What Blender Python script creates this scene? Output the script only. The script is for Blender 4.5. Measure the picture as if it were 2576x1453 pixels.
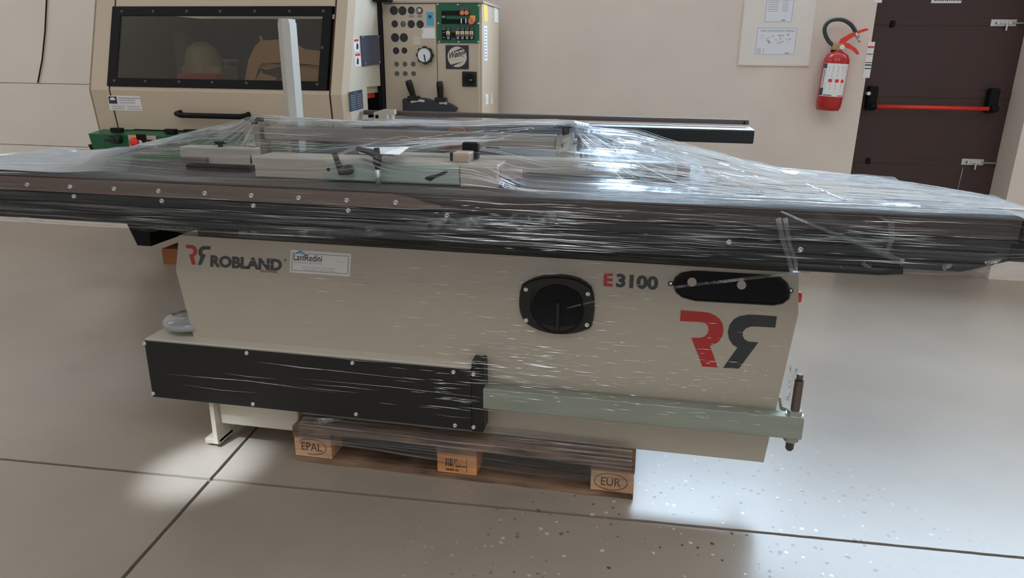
import bpy, bmesh, math, random
from mathutils import Vector, Matrix, noise
random.seed(7)
for o in list(bpy.data.objects): bpy.data.objects.remove(o, do_unlink=True)
scene = bpy.context.scene
col = scene.collection
V = Vector

# ------------------------------------------------------------------ camera
F_PX, CX, CY = 1787.0, 1288.0, 726.5
PITCH, YAW, ROLL, EYE = math.radians(17.8), math.radians(10.5), math.atan(.012), 1.39
FW = V((-math.sin(YAW)*math.cos(PITCH), math.cos(YAW)*math.cos(PITCH), -math.sin(PITCH)))
_r0 = V((math.cos(YAW), math.sin(YAW), 0)); _u0 = _r0.cross(FW)
RT = math.cos(ROLL)*_r0 + math.sin(ROLL)*_u0
UP = -math.sin(ROLL)*_r0 + math.cos(ROLL)*_u0
CAM = V((0, 0, EYE))
cd = bpy.data.cameras.new('camera'); cam = bpy.data.objects.new('camera', cd); col.objects.link(cam)
cd.sensor_fit = 'HORIZONTAL'; cd.sensor_width = 36.0; cd.lens = 36.0*F_PX/2576.0
cd.shift_y = (CY-726.5)/2576.0; cd.clip_start = .05
M = Matrix((RT, UP, -FW)).transposed().to_4x4(); M.translation = CAM
cam.matrix_world = M
scene.camera = cam

# ------------------------------------------------------------------ world, exposure
scene.view_settings.view_transform = 'Standard'
scene.view_settings.look = 'None'
scene.view_settings.gamma = 1.0
scene.view_settings.exposure = 0.0
scene.view_settings.use_curve_mapping = False
w = bpy.data.worlds.new('world'); scene.world = w; w.use_nodes = True
w.node_tree.nodes['Background'].inputs[0].default_value = (.75, .85, 1, 1)
w.node_tree.nodes['Background'].inputs[1].default_value = .25
SKY_BACK, SKY_LEFT, SKY_ROOF, SKY_FRONT = 22.0, 30.0, 3.2, .95   # glow of the panes; roof and front ones are added fill

# ------------------------------------------------------------------ helpers: measuring
def ray(x, y): return FW + (x-CX)/F_PX*RT - (y-CY)/F_PX*UP
class Plane:
    def __init__(s, p, n): s.p = V(p); s.n = V(n).normalized()
    def at(s, x, y, off=0):
        d = ray(x, y); t = (s.p-CAM).dot(s.n)/d.dot(s.n)
        q = CAM + d*t
        return q + s.n*off
def PY(Y): return Plane((0, Y, 0), (0, -1, 0))
def at(x, y, Y): return PY(Y).at(x, y)
def onz(x, y, Z): return Plane((0, 0, Z), (0, 0, 1)).at(x, y)

# ------------------------------------------------------------------ helpers: materials
def lin(c): c /= 255.0; return c/12.92 if c <= .04045 else ((c+.055)/1.055)**2.4
def S(r, g, b, k=1.0): return (min(1, lin(r)*k), min(1, lin(g)*k), min(1, lin(b)*k), 1)
MATS = {}
def mat(name, c, rough=.5, metal=0.0, var=0.0, scale=8.0, bump=0.0, spec=.5, stretch=(1, 1, 1), emit=None, c2=None, coat=0.0):
    m = bpy.data.materials.new(name); m.use_nodes = True
    nt = m.node_tree; b = nt.nodes['Principled BSDF']
    b.inputs['Base Color'].default_value = c; b.inputs['Roughness'].default_value = rough
    b.inputs['Metallic'].default_value = metal; b.inputs['Specular IOR Level'].default_value = spec
    b.inputs['Coat Weight'].default_value = coat
    if var or bump or c2:
        tc = nt.nodes.new('ShaderNodeTexCoord'); mp = nt.nodes.new('ShaderNodeMapping')
        mp.inputs['Scale'].default_value = stretch
        nt.links.new(tc.outputs['Object'], mp.inputs['Vector'])
        n = nt.nodes.new('ShaderNodeTexNoise'); n.inputs['Scale'].default_value = scale; n.inputs['Detail'].default_value = 6
        nt.links.new(mp.outputs['Vector'], n.inputs['Vector'])
        r = nt.nodes.new('ShaderNodeValToRGB')
        a = c2 if c2 else tuple(max(0, x*(1-var)) for x in c[:3])+(1,)
        z = c if c2 else tuple(min(1, x*(1+var)) for x in c[:3])+(1,)
        r.color_ramp.elements[0].position = .35; r.color_ramp.elements[1].position = .68
        r.color_ramp.elements[0].color = a; r.color_ramp.elements[1].color = z
        nt.links.new(n.outputs['Fac'], r.inputs['Fac']); nt.links.new(r.outputs['Color'], b.inputs['Base Color'])
        if bump:
            bp = nt.nodes.new('ShaderNodeBump'); bp.inputs['Strength'].default_value = bump; bp.inputs['Distance'].default_value = .004
            nt.links.new(n.outputs['Fac'], bp.inputs['Height']); nt.links.new(bp.outputs['Normal'], b.inputs['Normal'])
    if emit:
        b.inputs['Emission Color'].default_value = emit[0]; b.inputs['Emission Strength'].default_value = emit[1]
    MATS[name] = m
    return m

WALL = mat('plaster', S(176, 166, 158, 2.05), .85, var=.03, scale=3, bump=.06)
PANELW = mat('wall_panel', S(176, 170, 162, 2.05), .8, var=.025, scale=2)
CEIL = mat('ceiling', S(190, 186, 180, 1.6), .9)
BODY = mat('beige_enamel', S(140, 133, 121, 2.15), .42, var=.02, scale=3)
BODY2 = mat('beige_enamel_light', S(160, 150, 138, 1.55), .5)
RAILW = mat('pale_anodised', S(184, 177, 166, 1.6), .42, metal=.0)
PALEG = mat('pale_green_enamel', S(144, 156, 146, 1.5), .5)
BLACK = mat('black_plastic', S(36, 36, 35, 1.2), .38, spec=.35)
BLACKM = mat('black_matt', S(22, 22, 23, 1.2), .6, spec=.2)
DARKM = mat('black_anodised', S(42, 45, 46, 1.3), .32, metal=.3)
BRONZE = mat('brown_anodised', S(108, 93, 84, 1.5), .4, metal=.4)
STEEL = mat('zinc_steel', S(190, 192, 190, 1.4), .3, metal=.85)
GALV = mat('galvanised', S(122, 127, 116, 1.75), .5, metal=.2, var=.07, scale=5, stretch=(1, 6, 6))
RODM = mat('oily_steel_thread', S(88, 78, 70, 1.6), .5, metal=.6)
IRON = mat('cast_iron', S(92, 92, 98, 1.5), .35, metal=.6, var=.1, scale=6)
DECAL_D = mat('decal_dark', S(62, 62, 61, 1.3), .4)
DECAL_D2 = mat('decal_slate', S(52, 56, 57, 1.3), .4)
DECAL_R = mat('decal_red', S(146, 42, 40, 1.8), .4)
INK = mat('ink', S(45, 45, 50, 1.0), .6)
INKG = mat('ink_grey', S(130, 130, 135, 1.4), .6)
PAPER = mat('paper', S(204, 202, 200, 1.6), .7)
MBEIGE = mat('moulder_beige', S(158, 144, 126, 1.95), .5, var=.025, scale=2.5)
MBEIGE2 = mat('moulder_grey_beige', S(168, 160, 146, 1.9), .45, var=.02, scale=2.5)
GREEN = mat('machine_green', S(22, 84, 54, 1.35), .4)
GREEN2 = mat('panel_green', S(24, 84, 58, 1.5), .45)
ORANGE = mat('orange_lens', S(196, 110, 66, 1.7), .35)
AMBER = mat('amber_plate', S(208, 148, 66, 1.7), .45)
REDP = mat('red_plastic', S(190, 46, 36, 1.7), .35)
REDX = mat('extinguisher_red', S(158, 26, 26, 1.5), .25, coat=.3)
BRASS = mat('brass', S(150, 122, 84, 1.6), .4, metal=.6)
HOSE = mat('hose_rubber', S(50, 58, 58, 1.3), .5)
DOORM = mat('door_brown', S(58, 40, 38, 1.45), .45, var=.04, scale=2)
CARD = mat('cardboard', S(190, 138, 100, 2.2), .8, var=.05, scale=4)
CARD2 = mat('cardboard_dark', S(140, 84, 60, 1.6), .8)
BLUEST = mat('sticker_blue', S(58, 140, 170, 1.7), .5)
YELST = mat('sticker_yellow', S(214, 174, 92, 1.7), .6)
NAVY = mat('navy_plate', S(58, 64, 82, 1.6), .28, var=.1, scale=5)
NAVY2 = mat('navy_print', S(44, 52, 70, 1.4), .5)
DIAL = mat('dial_face', S(200, 200, 200, 1.6), .3)
HOLE_D = mat('hole_dark', S(44, 42, 46, 1.2), .5)
HOLE_M = mat('hole_plug', S(84, 82, 76, 1.5), .6)
WOODO = mat('orange_timber', S(128, 78, 40, 1.5), .7, var=.12, scale=6, stretch=(1, 8, 8))
WHITEP = mat('white_plastic', S(205, 205, 208, 1.5), .35)

def wood_mat(name, c1, c2):
    m = bpy.data.materials.new(name); m.use_nodes = True; nt = m.node_tree; b = nt.nodes['Principled BSDF']
    tc = nt.nodes.new('ShaderNodeTexCoord'); mp = nt.nodes.new('ShaderNodeMapping'); mp.inputs['Scale'].default_value = (3, 40, 45)
    nt.links.new(tc.outputs['Object'], mp.inputs['Vector'])
    n = nt.nodes.new('ShaderNodeTexNoise'); n.inputs['Scale'].default_value = 1.6; n.inputs['Detail'].default_value = 7
    nt.links.new(mp.outputs['Vector'], n.inputs['Vector'])
    n2 = nt.nodes.new('ShaderNodeTexNoise'); n2.inputs['Scale'].default_value = 7
    nt.links.new(tc.outputs['Object'], n2.inputs['Vector'])
    ad = nt.nodes.new('ShaderNodeMath'); ad.operation = 'MULTIPLY_ADD'; ad.inputs[1].default_value = .5
    nt.links.new(n.outputs['Fac'], ad.inputs[0])
    m2 = nt.nodes.new('ShaderNodeMath'); m2.operation = 'MULTIPLY'; m2.inputs[1].default_value = .5
    nt.links.new(n2.outputs['Fac'], m2.inputs[0]); nt.links.new(m2.outputs[0], ad.inputs[2])
    r = nt.nodes.new('ShaderNodeValToRGB'); r.color_ramp.elements[0].position = .36; r.color_ramp.elements[1].position = .62
    r.color_ramp.elements[0].color = c2; r.color_ramp.elements[1].color = c1
    nt.links.new(ad.outputs[0], r.inputs['Fac']); nt.links.new(r.outputs['Color'], b.inputs['Base Color'])
    b.inputs['Roughness'].default_value = .75
    bp = nt.nodes.new('ShaderNodeBump'); bp.inputs['Strength'].default_value = .4; bp.inputs['Distance'].default_value = .003
    nt.links.new(n.outputs['Fac'], bp.inputs['Height']); nt.links.new(bp.outputs['Normal'], b.inputs['Normal'])
    return m
WOOD = wood_mat('pallet_wood', S(126, 100, 80, 1.7), S(74, 58, 46, 1.4))
WOODL = wood_mat('pallet_block_wood', S(178, 144, 114, 1.8), S(148, 114, 86, 1.6))
WOODC = wood_mat('pallet_chipboard', S(182, 126, 76, 1.9), S(140, 92, 56, 1.7))

def floor_mat():
    m = bpy.data.materials.new('polished_concrete'); m.use_nodes = True; nt = m.node_tree; b = nt.nodes['Principled BSDF']
    N = nt.nodes.new; L = nt.links.new
    geo = N('ShaderNodeNewGeometry')
    n = N('ShaderNodeTexNoise'); n.inputs['Scale'].default_value = .9; n.inputs['Detail'].default_value = 7; n.inputs['Roughness'].default_value = .6
    L(geo.outputs['Position'], n.inputs['Vector'])
    r = N('ShaderNodeValToRGB'); r.color_ramp.elements[0].position = .3; r.color_ramp.elements[1].position = .72
    r.color_ramp.elements[0].color = S(121, 111, 100, 1.72); r.color_ramp.elements[1].color = S(139, 129, 118, 1.72)
    L(n.outputs['Fac'], r.inputs['Fac'])
    # aggregate: dark and pale stones showing through on the right-hand slab
    v = N('ShaderNodeTexVoronoi'); v.inputs['Scale'].default_value = 46; v.inputs['Randomness'].default_value = 1
    wv = N('ShaderNodeTexNoise'); wv.inputs['Scale'].default_value = 60
    L(geo.outputs['Position'], wv.inputs['Vector'])
    mv = N('ShaderNodeVectorMath'); mv.operation = 'MULTIPLY_ADD'; mv.inputs[1].default_value = (.012, .012, 0)
    L(wv.outputs['Color'], mv.inputs[0]); L(geo.outputs['Position'], mv.inputs[2]); L(mv.outputs[0], v.inputs['Vector'])
    sz = N('ShaderNodeMapRange'); sz.inputs['From Min'].default_value = .0; sz.inputs['From Max'].default_value = 1
    sep = N('ShaderNodeSeparateColor'); L(v.outputs['Color'], sep.inputs[0])
    L(sep.outputs[0], sz.inputs['Value']); sz.inputs['To Min'].default_value = -.35; sz.inputs['To Max'].default_value = .34
    lt = N('ShaderNodeMath'); lt.operation = 'LESS_THAN'; L(v.outputs['Distance'], lt.inputs[0]); L(sz.outputs[0], lt.inputs[1])
    area = N('ShaderNodeTexNoise'); area.inputs['Scale'].default_value = .55; L(geo.outputs['Position'], area.inputs['Vector'])
    sx = N('ShaderNodeSeparateXYZ'); L(geo.outputs['Position'], sx.inputs[0])
    # the polish has worn through to the stones in a patch around x .3, y 1.8
    dv = N('ShaderNodeVectorMath'); dv.operation = 'DISTANCE'; dv.inputs[1].default_value = (.25, 1.75, 0); L(geo.outputs['Position'], dv.inputs[0])
    pm = N('ShaderNodeMapRange'); pm.inputs['From Min'].default_value = .25; pm.inputs['From Max'].default_value = 1.0
    pm.inputs['To Min'].default_value = 1; pm.inputs['To Max'].default_value = .0; L(dv.outputs['Value'], pm.inputs['Value'])
    k = N('ShaderNodeMath'); k.operation = 'MULTIPLY'; L(lt.outputs[0], k.inputs[0]); L(pm.outputs[0], k.inputs[1])
    pick = N('ShaderNodeMix'); pick.data_type = 'RGBA'
    gt = N('ShaderNodeMath'); gt.operation = 'GREATER_THAN'; gt.inputs[1].default_value = .45; L(sep.outputs[1], gt.inputs[0])
    L(gt.outputs[0], pick.inputs['Factor']); pick.inputs[6].default_value = S(176, 164, 150, 1.9); pick.inputs[7].default_value = S(70, 60, 54, 1.4)
    mx = N('ShaderNodeMix'); mx.data_type = 'RGBA'; L(k.outputs[0], mx.inputs['Factor']); L(r.outputs['Color'], mx.inputs[6]); L(pick.outputs[2], mx.inputs[7])
    # stains
    st = N('ShaderNodeTexNoise'); st.inputs['Scale'].default_value = 2.6; st.inputs['Detail'].default_value = 3; L(geo.outputs['Position'], st.inputs['Vector'])
    sr = N('ShaderNodeMapRange'); sr.inputs['From Min'].default_value = .62; sr.inputs['From Max'].default_value = .75; sr.inputs['To Max'].default_value = .18; L(st.outputs['Fac'], sr.inputs['Value'])
    mx2 = N('ShaderNodeMix'); mx2.data_type = 'RGBA'; L(sr.outputs[0], mx2.inputs['Factor']); L(mx.outputs[2], mx2.inputs[6]); mx2.inputs[7].default_value = S(92, 88, 84, 1.6)
    L(mx2.outputs[2], b.inputs['Base Color'])
    rr = N('ShaderNodeMapRange'); rr.inputs['To Min'].default_value = .27; rr.inputs['To Max'].default_value = .37; L(n.outputs['Fac'], rr.inputs['Value'])
    L(rr.outputs[0], b.inputs['Roughness'])
    b.inputs['Specular IOR Level'].default_value = .8
    return m
FLOOR = floor_mat()
JOINT = mat('joint_filler', S(70, 66, 60, 1.5), .8)

def film_mat(name, veil, gloss, bump, use_uv=True, rough=.05, tint=(.95, .965, .98, 1), sc=(1.0, 1.0), vmin=None, fade=None):
    m = bpy.data.materials.new(name); m.use_nodes = True; nt = m.node_tree; nt.nodes.clear()
    N = nt.nodes.new; L = nt.links.new
    out = N('ShaderNodeOutputMaterial')
    if use_uv:
        src = N('ShaderNodeUVMap').outputs[0]; st1, st2, pt = (1.1*sc[0], 95*sc[1], 1), (3.0*sc[0], 230*sc[1], 1), (1.7, 5, 1)
    else:
        src = N('ShaderNodeNewGeometry').outputs['Position']; st1, st2, pt = (14, 14, 14), (40, 40, 40), (5, 5, 5)
    def tex(scale, detail, rg, off):
        mp = N('ShaderNodeMapping'); mp.inputs['Scale'].default_value = scale; mp.inputs['Location'].default_value = (off, off*1.7, 0); L(src, mp.inputs['Vector'])
        n = N('ShaderNodeTexNoise'); n.inputs['Scale'].default_value = 1; n.inputs['Detail'].default_value = detail; n.inputs['Roughness'].default_value = rg
        L(mp.outputs['Vector'], n.inputs['Vector']); return n.outputs['Fac']
    def rng(v, a, b, c, d):
        r = N('ShaderNodeMapRange'); r.inputs['From Min'].default_value = a; r.inputs['From Max'].default_value = b; r.inputs['To Min'].default_value = c; r.inputs['To Max'].default_value = d
        L(v, r.inputs['Value']); return r.outputs[0]
    def mul(a, b, op='MULTIPLY'):
        k = N('ShaderNodeMath'); k.operation = op; k.use_clamp = op == 'MULTIPLY'; L(a, k.inputs[0])
        if isinstance(b, float): k.inputs[1].default_value = b
        else: L(b, k.inputs[1])
        return k.outputs[0]
    streak, fine, patch = tex(st1, 3, .55, .0), tex(st2, 2, .5, 3.1), tex(pt, 2, .5, 7.7)
    h = mul(streak, rng(fine, 0, 1, 0, .45), 'ADD')
    bp = N('ShaderNodeBump'); bp.inputs['Strength'].default_value = bump; bp.inputs['Distance'].default_value = .02; L(h, bp.inputs['Height'])
    mask = mul(rng(streak, .50, .60, 0, 1), rng(patch, .38, .62, .12, 1.0))
    glint = mul(rng(fine, .56, .70, 0, 1), rng(patch, .42, .64, .0, 1.0))
    tr = N('ShaderNodeBsdfTransparent'); tr.inputs['Color'].default_value = tint
    df = N('ShaderNodeBsdfDiffuse'); df.inputs['Color'].default_value = (.86, .88, .9, 1)
    tl = N('ShaderNodeBsdfTranslucent'); tl.inputs['Color'].default_value = (.86, .88, .9, 1)
    dm = N('ShaderNodeMixShader'); dm.inputs[0].default_value = .45; L(df.outputs[0], dm.inputs[1]); L(tl.outputs[0], dm.inputs[2])
    gl = N('ShaderNodeBsdfGlossy'); gl.inputs['Color'].default_value = (1, 1, 1, 1); gl.inputs['Roughness'].default_value = rough; L(bp.outputs['Normal'], gl.inputs['Normal'])
    v = N('ShaderNodeMath'); v.operation = 'ADD'; v.use_clamp = True; L(rng(mask, 0, 1, veil*.25 if vmin is None else vmin, veil*1.6), v.inputs[0]); L(mul(glint, float(min(1, veil*3))), v.inputs[1])  # veil and glint put the film's sheen into white diffuse colour
    vv = v.outputs[0]
    if fade:
        sx = N('ShaderNodeSeparateXYZ'); L(src, sx.inputs[0]); fd = rng(sx.outputs[0], fade[0], fade[1], 0, 1); vv = mul(vv, fd)
    a = N('ShaderNodeMixShader'); L(vv, a.inputs[0]); L(tr.outputs[0], a.inputs[1]); L(dm.outputs[0], a.inputs[2])
    fr = N('ShaderNodeFresnel'); fr.inputs['IOR'].default_value = 1.5; L(bp.outputs['Normal'], fr.inputs['Normal'])
    gsum = N('ShaderNodeMath'); gsum.operation = 'ADD'; L(rng(mask, 0, 1, gloss*.22, gloss*1.2), gsum.inputs[0]); L(mul(glint, .6), gsum.inputs[1])
    fm = mul(fr.outputs[0], gsum.outputs[0])
    if fade: fm = mul(fm, fd)
    b = N('ShaderNodeMixShader'); L(fm, b.inputs[0]); L(a.outputs[0], b.inputs[1]); L(gl.outputs[0], b.inputs[2])
    L(b.outputs[0], out.inputs['Surface'])
    return m
FILM = film_mat('stretch_film', .045, 1.5, .75)
FILMW = film_mat('stretch_film_folded', .42, 1.6, .4, False, .12, vmin=.16)
FILMC = film_mat('stretch_film_loose', .10, 1.4, .5, False, .1)
GLINT = mat('film_glint', (.96, .97, .98, 1), .22, metal=.5, spec=1.0)  # near white, so the slivers carry painted glints
def pane_mat(name, strength, c=(.62, .81, 1, 1)):
    m = bpy.data.materials.new(name); m.use_nodes = True; nt = m.node_tree; nt.nodes.clear()
    o = nt.nodes.new('ShaderNodeOutputMaterial'); e = nt.nodes.new('ShaderNodeEmission')
    e.inputs[0].default_value = c; e.inputs[1].default_value = strength
    nt.links.new(e.outputs[0], o.inputs['Surface']); return m
def glass_mat(name, tint, dust):
    m = bpy.data.materials.new(name); m.use_nodes = True; nt = m.node_tree; nt.nodes.clear(); N = nt.nodes.new; L = nt.links.new
    o = N('ShaderNodeOutputMaterial'); t = N('ShaderNodeBsdfTransparent'); t.inputs[0].default_value = tint
    d = N('ShaderNodeBsdfDiffuse'); d.inputs[0].default_value = (.5, .5, .46, 1)
    g = N('ShaderNodeBsdfGlossy'); g.inputs['Roughness'].default_value = .05
    a = N('ShaderNodeMixShader'); a.inputs[0].default_value = dust; L(t.outputs[0], a.inputs[1]); L(d.outputs[0], a.inputs[2])
    f = N('ShaderNodeFresnel'); f.inputs[0].default_value = 1.45
    b = N('ShaderNodeMixShader'); L(f.outputs[0], b.inputs[0]); L(a.outputs[0], b.inputs[1]); L(g.outputs[0], b.inputs[2])
    L(b.outputs[0], o.inputs['Surface']); return m

# ------------------------------------------------------------------ helpers: meshes and objects
class MB:
    def __init__(s): s.v = []; s.f = []; s.sm = []
    def add(s, vs, fs, smooth=False):
        k = len(s.v); s.v += [V(q) for q in vs]
        for f in fs: s.f.append([i+k for i in f]); s.sm.append(smooth)
        return s
    def box(s, a, b, bev=0.0):
        x0, x1 = sorted((a[0], b[0])); y0, y1 = sorted((a[1], b[1])); z0, z1 = sorted((a[2], b[2]))
        if bev <= 0:
            vs = [(x, y, z) for z in (z0, z1) for y in (y0, y1) for x in (x0, x1)]
            return s.add(vs, [(0, 2, 3, 1), (4, 5, 7, 6), (0, 1, 5, 4), (2, 6, 7, 3), (0, 4, 6, 2), (1, 3, 7, 5)])
        bm = bmesh.new(); bmesh.ops.create_cube(bm, size=1)
        for q in bm.verts: q.co = V((x0+(q.co.x+.5)*(x1-x0), y0+(q.co.y+.5)*(y1-y0), z0+(q.co.z+.5)*(z1-z0)))
        bev = min(bev, .45*min(x1-x0, y1-y0, z1-z0))
        bmesh.ops.bevel(bm, geom=bm.edges[:], offset=bev, segments=2, affect='EDGES', profile=.5)
        bm.verts.index_update()
        s.add([q.co.copy() for q in bm.verts], [[q.index for q in f.verts] for f in bm.faces]); bm.free(); return s
    def prism(s, pts, vec, smooth=False):           # planar polygon swept along vec
        pts = [V(p) for p in pts]; vec = V(vec); n = len(pts)
        nr = V((0, 0, 0))
        for i in range(n): nr += pts[i].cross(pts[(i+1) % n])
        if nr.dot(vec) > 0: pts.reverse()
        s.add(pts, [list(range(n))]); s.add([p+vec for p in pts], [list(range(n))[::-1]])
        k = pts + [p+vec for p in pts]
        return s.add(k, [(i, i+n, (i+1) % n+n, (i+1) % n) for i in range(n)], smooth)
    def cyl(s, a, b, r, r2=None, n=20, smooth=True):
        a, b = V(a), V(b); r2 = r if r2 is None else r2
        d = (b-a).normalized(); u = d.orthogonal().normalized(); w_ = d.cross(u)
        ra = [a+(u*math.cos(t)+w_*math.sin(t))*r for t in [2*math.pi*i/n for i in range(n)]]
        rb = [b+(u*math.cos(t)+w_*math.sin(t))*r2 for t in [2*math.pi*i/n for i in range(n)]]
        s.add(ra+rb, [(i, (i+1) % n, (i+1) % n+n, i+n) for i in range(n)], smooth)
        s.add(ra, [list(range(n))[::-1]]); return s.add(rb, [list(range(n))])
    def lathe(s, c, axis, prof, n=28):               # prof: (radius, height along axis)
        c = V(c); d = V(axis).normalized(); u = d.orthogonal().normalized(); w_ = d.cross(u); vs = []; fs = []
        for r, h in prof:
            for i in range(n):
                t = 2*math.pi*i/n; vs.append(c+d*h+(u*math.cos(t)+w_*math.sin(t))*max(r, 1e-5))
        for j in range(len(prof)-1):
            for i in range(n): fs.append((j*n+i, j*n+(i+1) % n, (j+1)*n+(i+1) % n, (j+1)*n+i))
        return s.add(vs, fs, True)
    def tube(s, path, r, n=10, smooth=True):
        path = [V(p) for p in path]; vs = []; fs = []; u = None
        for i, p in enumerate(path):
            d = (path[min(i+1, len(path)-1)]-path[max(i-1, 0)]).normalized()
            u = d.orthogonal().normalized() if u is None else (u-d*u.dot(d)).normalized()
            w_ = d.cross(u); rr = r[i] if isinstance(r, (list, tuple)) else r
            vs += [p+(u*math.cos(2*math.pi*k/n)+w_*math.sin(2*math.pi*k/n))*rr for k in range(n)]
        for j in range(len(path)-1):
            for k in range(n): fs.append((j*n+k, j*n+(k+1) % n, (j+1)*n+(k+1) % n, (j+1)*n+k))
        m = len(path)-1
        fs.append(list(range(n))[::-1]); fs.append([m*n+k for k in range(n)])
        return s.add(vs, fs, smooth)
    def poly(s, pts): return s.add(pts, [list(range(len(pts)))])
    def ring(s, outer, inner):
        n = len(outer); return s.add(list(outer)+list(inner), [(i, (i+1) % n, (i+1) % n+n, i+n) for i in range(n)])

def base_of(p):
    b = V((0, 0, 0))
    while p: b = b+p.location; p = p.parent
    return b
def build(name, mb, material, parent=None, label=None):
    me = bpy.data.meshes.new(name); b = base_of(parent)
    me.from_pydata([tuple(q-b) for q in mb.v], [], mb.f); me.validate(); me.update()
    for p, sm in zip(me.polygons, mb.sm): p.use_smooth = sm
    bm = bmesh.new(); bm.from_mesh(me); bmesh.ops.remove_doubles(bm, verts=bm.verts, dist=1e-6) if any(mb.sm) else None
    bm.to_mesh(me); bm.free()
    me.materials.append(material)
    o = bpy.data.objects.new(name, me); col.objects.link(o)
    if parent: o.parent = parent
    if label: o['label'] = label
    return o
def build_uv(name, vs, fs, uvs, material, parent, label=None):
    me = bpy.data.meshes.new(name); b = base_of(parent)
    me.from_pydata([tuple(V(q)-b) for q in vs], [], fs); me.update()
    l = me.uv_layers.new(name='uv')
    for lp in me.loops: l.data[lp.index].uv = uvs[lp.vertex_index]
    for p in me.polygons: p.use_smooth = True
    me.materials.append(material); o = bpy.data.objects.new(name, me); col.objects.link(o); o.parent = parent
    if label: o['label'] = label
    return o
def thing(name, loc, label, cat, group=None):
    o = bpy.data.objects.new(name, None); col.objects.link(o); o.location = loc; o.empty_display_size = .1
    o['label'] = label; o['category'] = cat
    if group: o['group'] = group
    return o
def tag(o, label, cat, group=None):
    o['label'] = label; o['category'] = cat
    if group: o['group'] = group
    return o
def struct(o, label=None, cat=None):
    o['kind'] = 'structure'
    if label: o['label'] = label
    if cat: o['category'] = cat
    return o
def place(name, me, pos, parent):                    # shares mesh data; the mesh is centred on its own origin
    o = bpy.data.objects.new(name, me); col.objects.link(o); o.parent = parent; o.location = V(pos)-base_of(parent); return o
def mesh_of(name, mb, material):
    me = bpy.data.meshes.new(name); me.from_pydata([tuple(q) for q in mb.v], [], mb.f); me.validate()
    for p, sm in zip(me.polygons, mb.sm): p.use_smooth = sm
    me.materials.append(material); return me
def text_mb(s, bold=0.0, shear=0.0):
    c = bpy.data.curves.new('t', 'FONT'); c.body = s; c.offset = bold; c.shear = shear; c.resolution_u = 3
    o = bpy.data.objects.new('t', c); col.objects.link(o)
    dg = bpy.context.evaluated_depsgraph_get(); me = bpy.data.meshes.new_from_object(o.evaluated_get(dg))
    vs = [q.co.copy() for q in me.vertices]; fs = [list(p.vertices) for p in me.polygons]
    bpy.data.objects.remove(o); bpy.data.curves.remove(c); bpy.data.meshes.remove(me)
    x0 = min(q.x for q in vs); x1 = max(q.x for q in vs); y0 = min(q.y for q in vs); y1 = max(q.y for q in vs)
    return [((q.x-x0)/(x1-x0), (q.y-y0)/(y1-y0)) for q in vs], fs
def add_text(mb, s, bl, br, tl, bold=0.0, shear=0.0):  # letters filling the parallelogram bottom-left, bottom-right, top-left
    uv, fs = text_mb(s, bold, shear); bl, br, tl = V(bl), V(br), V(tl)
    return mb.add([bl+(br-bl)*u+(tl-bl)*v for u, v in uv], fs)
def arc(c, r, a0, a1, n): return [(c[0]+r*math.cos(a0+(a1-a0)*i/n), c[1]+r*math.sin(a0+(a1-a0)*i/n)) for i in range(n+1)]

def screw_mesh(name, r, h, m):
    mb = MB(); mb.lathe((0, 0, 0), (0, -1, 0), [(r, 0), (r, h*.5), (r*.8, h), (r*.45, h), (r*.4, h*.55), (0, h*.55)], 14)
    return mesh_of(name, mb, m)
SCREW = screw_mesh('screw', .0078, .005, STEEL)
SCREW_S = screw_mesh('small_screw', .006, .004, STEEL)
SCREW_D = screw_mesh('dark_screw', .008, .004, HOLE_M)

# ================================================================== the setting
WY = 5.2                       # back wall
XL, XR, YF, ZC = -8.5, 6.5, -5.5, 4.6
JC = V((-1.407, 1.911, 0)); JA = V((.9990, .0432, 0)).normalized(); JB = V((-.0916, .9958, 0)).normalized()
floor = build('floor', MB().box((XL, YF, -.25), (XR, WY+.6, -.012)), JOINT)
struct(floor, 'polished beige grey concrete floor with saw-cut joints', 'floor')
g = .0065
def wobble(a, b, n, amp):
    d = b-a; nn = V((-d.y, d.x, 0)).normalized(); out = []
    for i in range(n+1):
        q = a+d*(i/n); out.append(q+nn*amp*noise.noise(q*28.0))
    return out
for sa in (-1, 1):
    for sb in (-1, 1):
        c0 = JC + (JB*sb + JA*sa)*g
        ea = JC + JA*sa*(7.2 if sa < 0 else 7.95) + JB*sb*g
        eb = JC + JB*sb*(3.9 if sb > 0 else 7.5) + JA*sa*g
        far = eb + (ea-c0)
        poly = wobble(ea, c0, 260, .0016)[:-1] + wobble(c0, eb, 160, .0016) + [far]
        build('concrete_slab', MB().prism([V((p.x, p.y, -.012)) for p in poly], (0, 0, .012)), FLOOR, floor)

DX0, DX1, DZ = 1.376, 2.365, 2.10      # door opening
WIN_R = (-.35, 1.30, 1.92, 3.00); WIN_R2 = (1.30, 4.3, 2.14, 3.00)        # high window strip over the door wall
WIN_L = (-4.3, -3.72, 2.12, 2.75)
def wall_mb(rects):
    m = MB()
    for x0, x1, z0, z1 in rects: m.box((x0, WY, z0), (x1, WY+.3, z1))
    return m
wall_back = build('wall_back', wall_mb([
    (XL, WIN_L[0], 0, ZC), (WIN_L[0], WIN_L[1], 0, WIN_L[2]), (WIN_L[0], WIN_L[1], WIN_L[3], ZC), (WIN_L[1], WIN_R[0], 0, ZC),
    (WIN_R[0], WIN_R[1], 0, WIN_R[2]), (WIN_R[1], DX0, 0, WIN_R2[2]), (DX0, DX1, DZ, WIN_R2[2]), (DX1, WIN_R2[1], 0, WIN_R2[2]), (WIN_R[0], WIN_R2[1], WIN_R[3], ZC), (WIN_R2[1], XR, 0, ZC)]), WALL)
struct(wall_back, 'pale beige plaster back wall behind the machines', 'wall')
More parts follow.
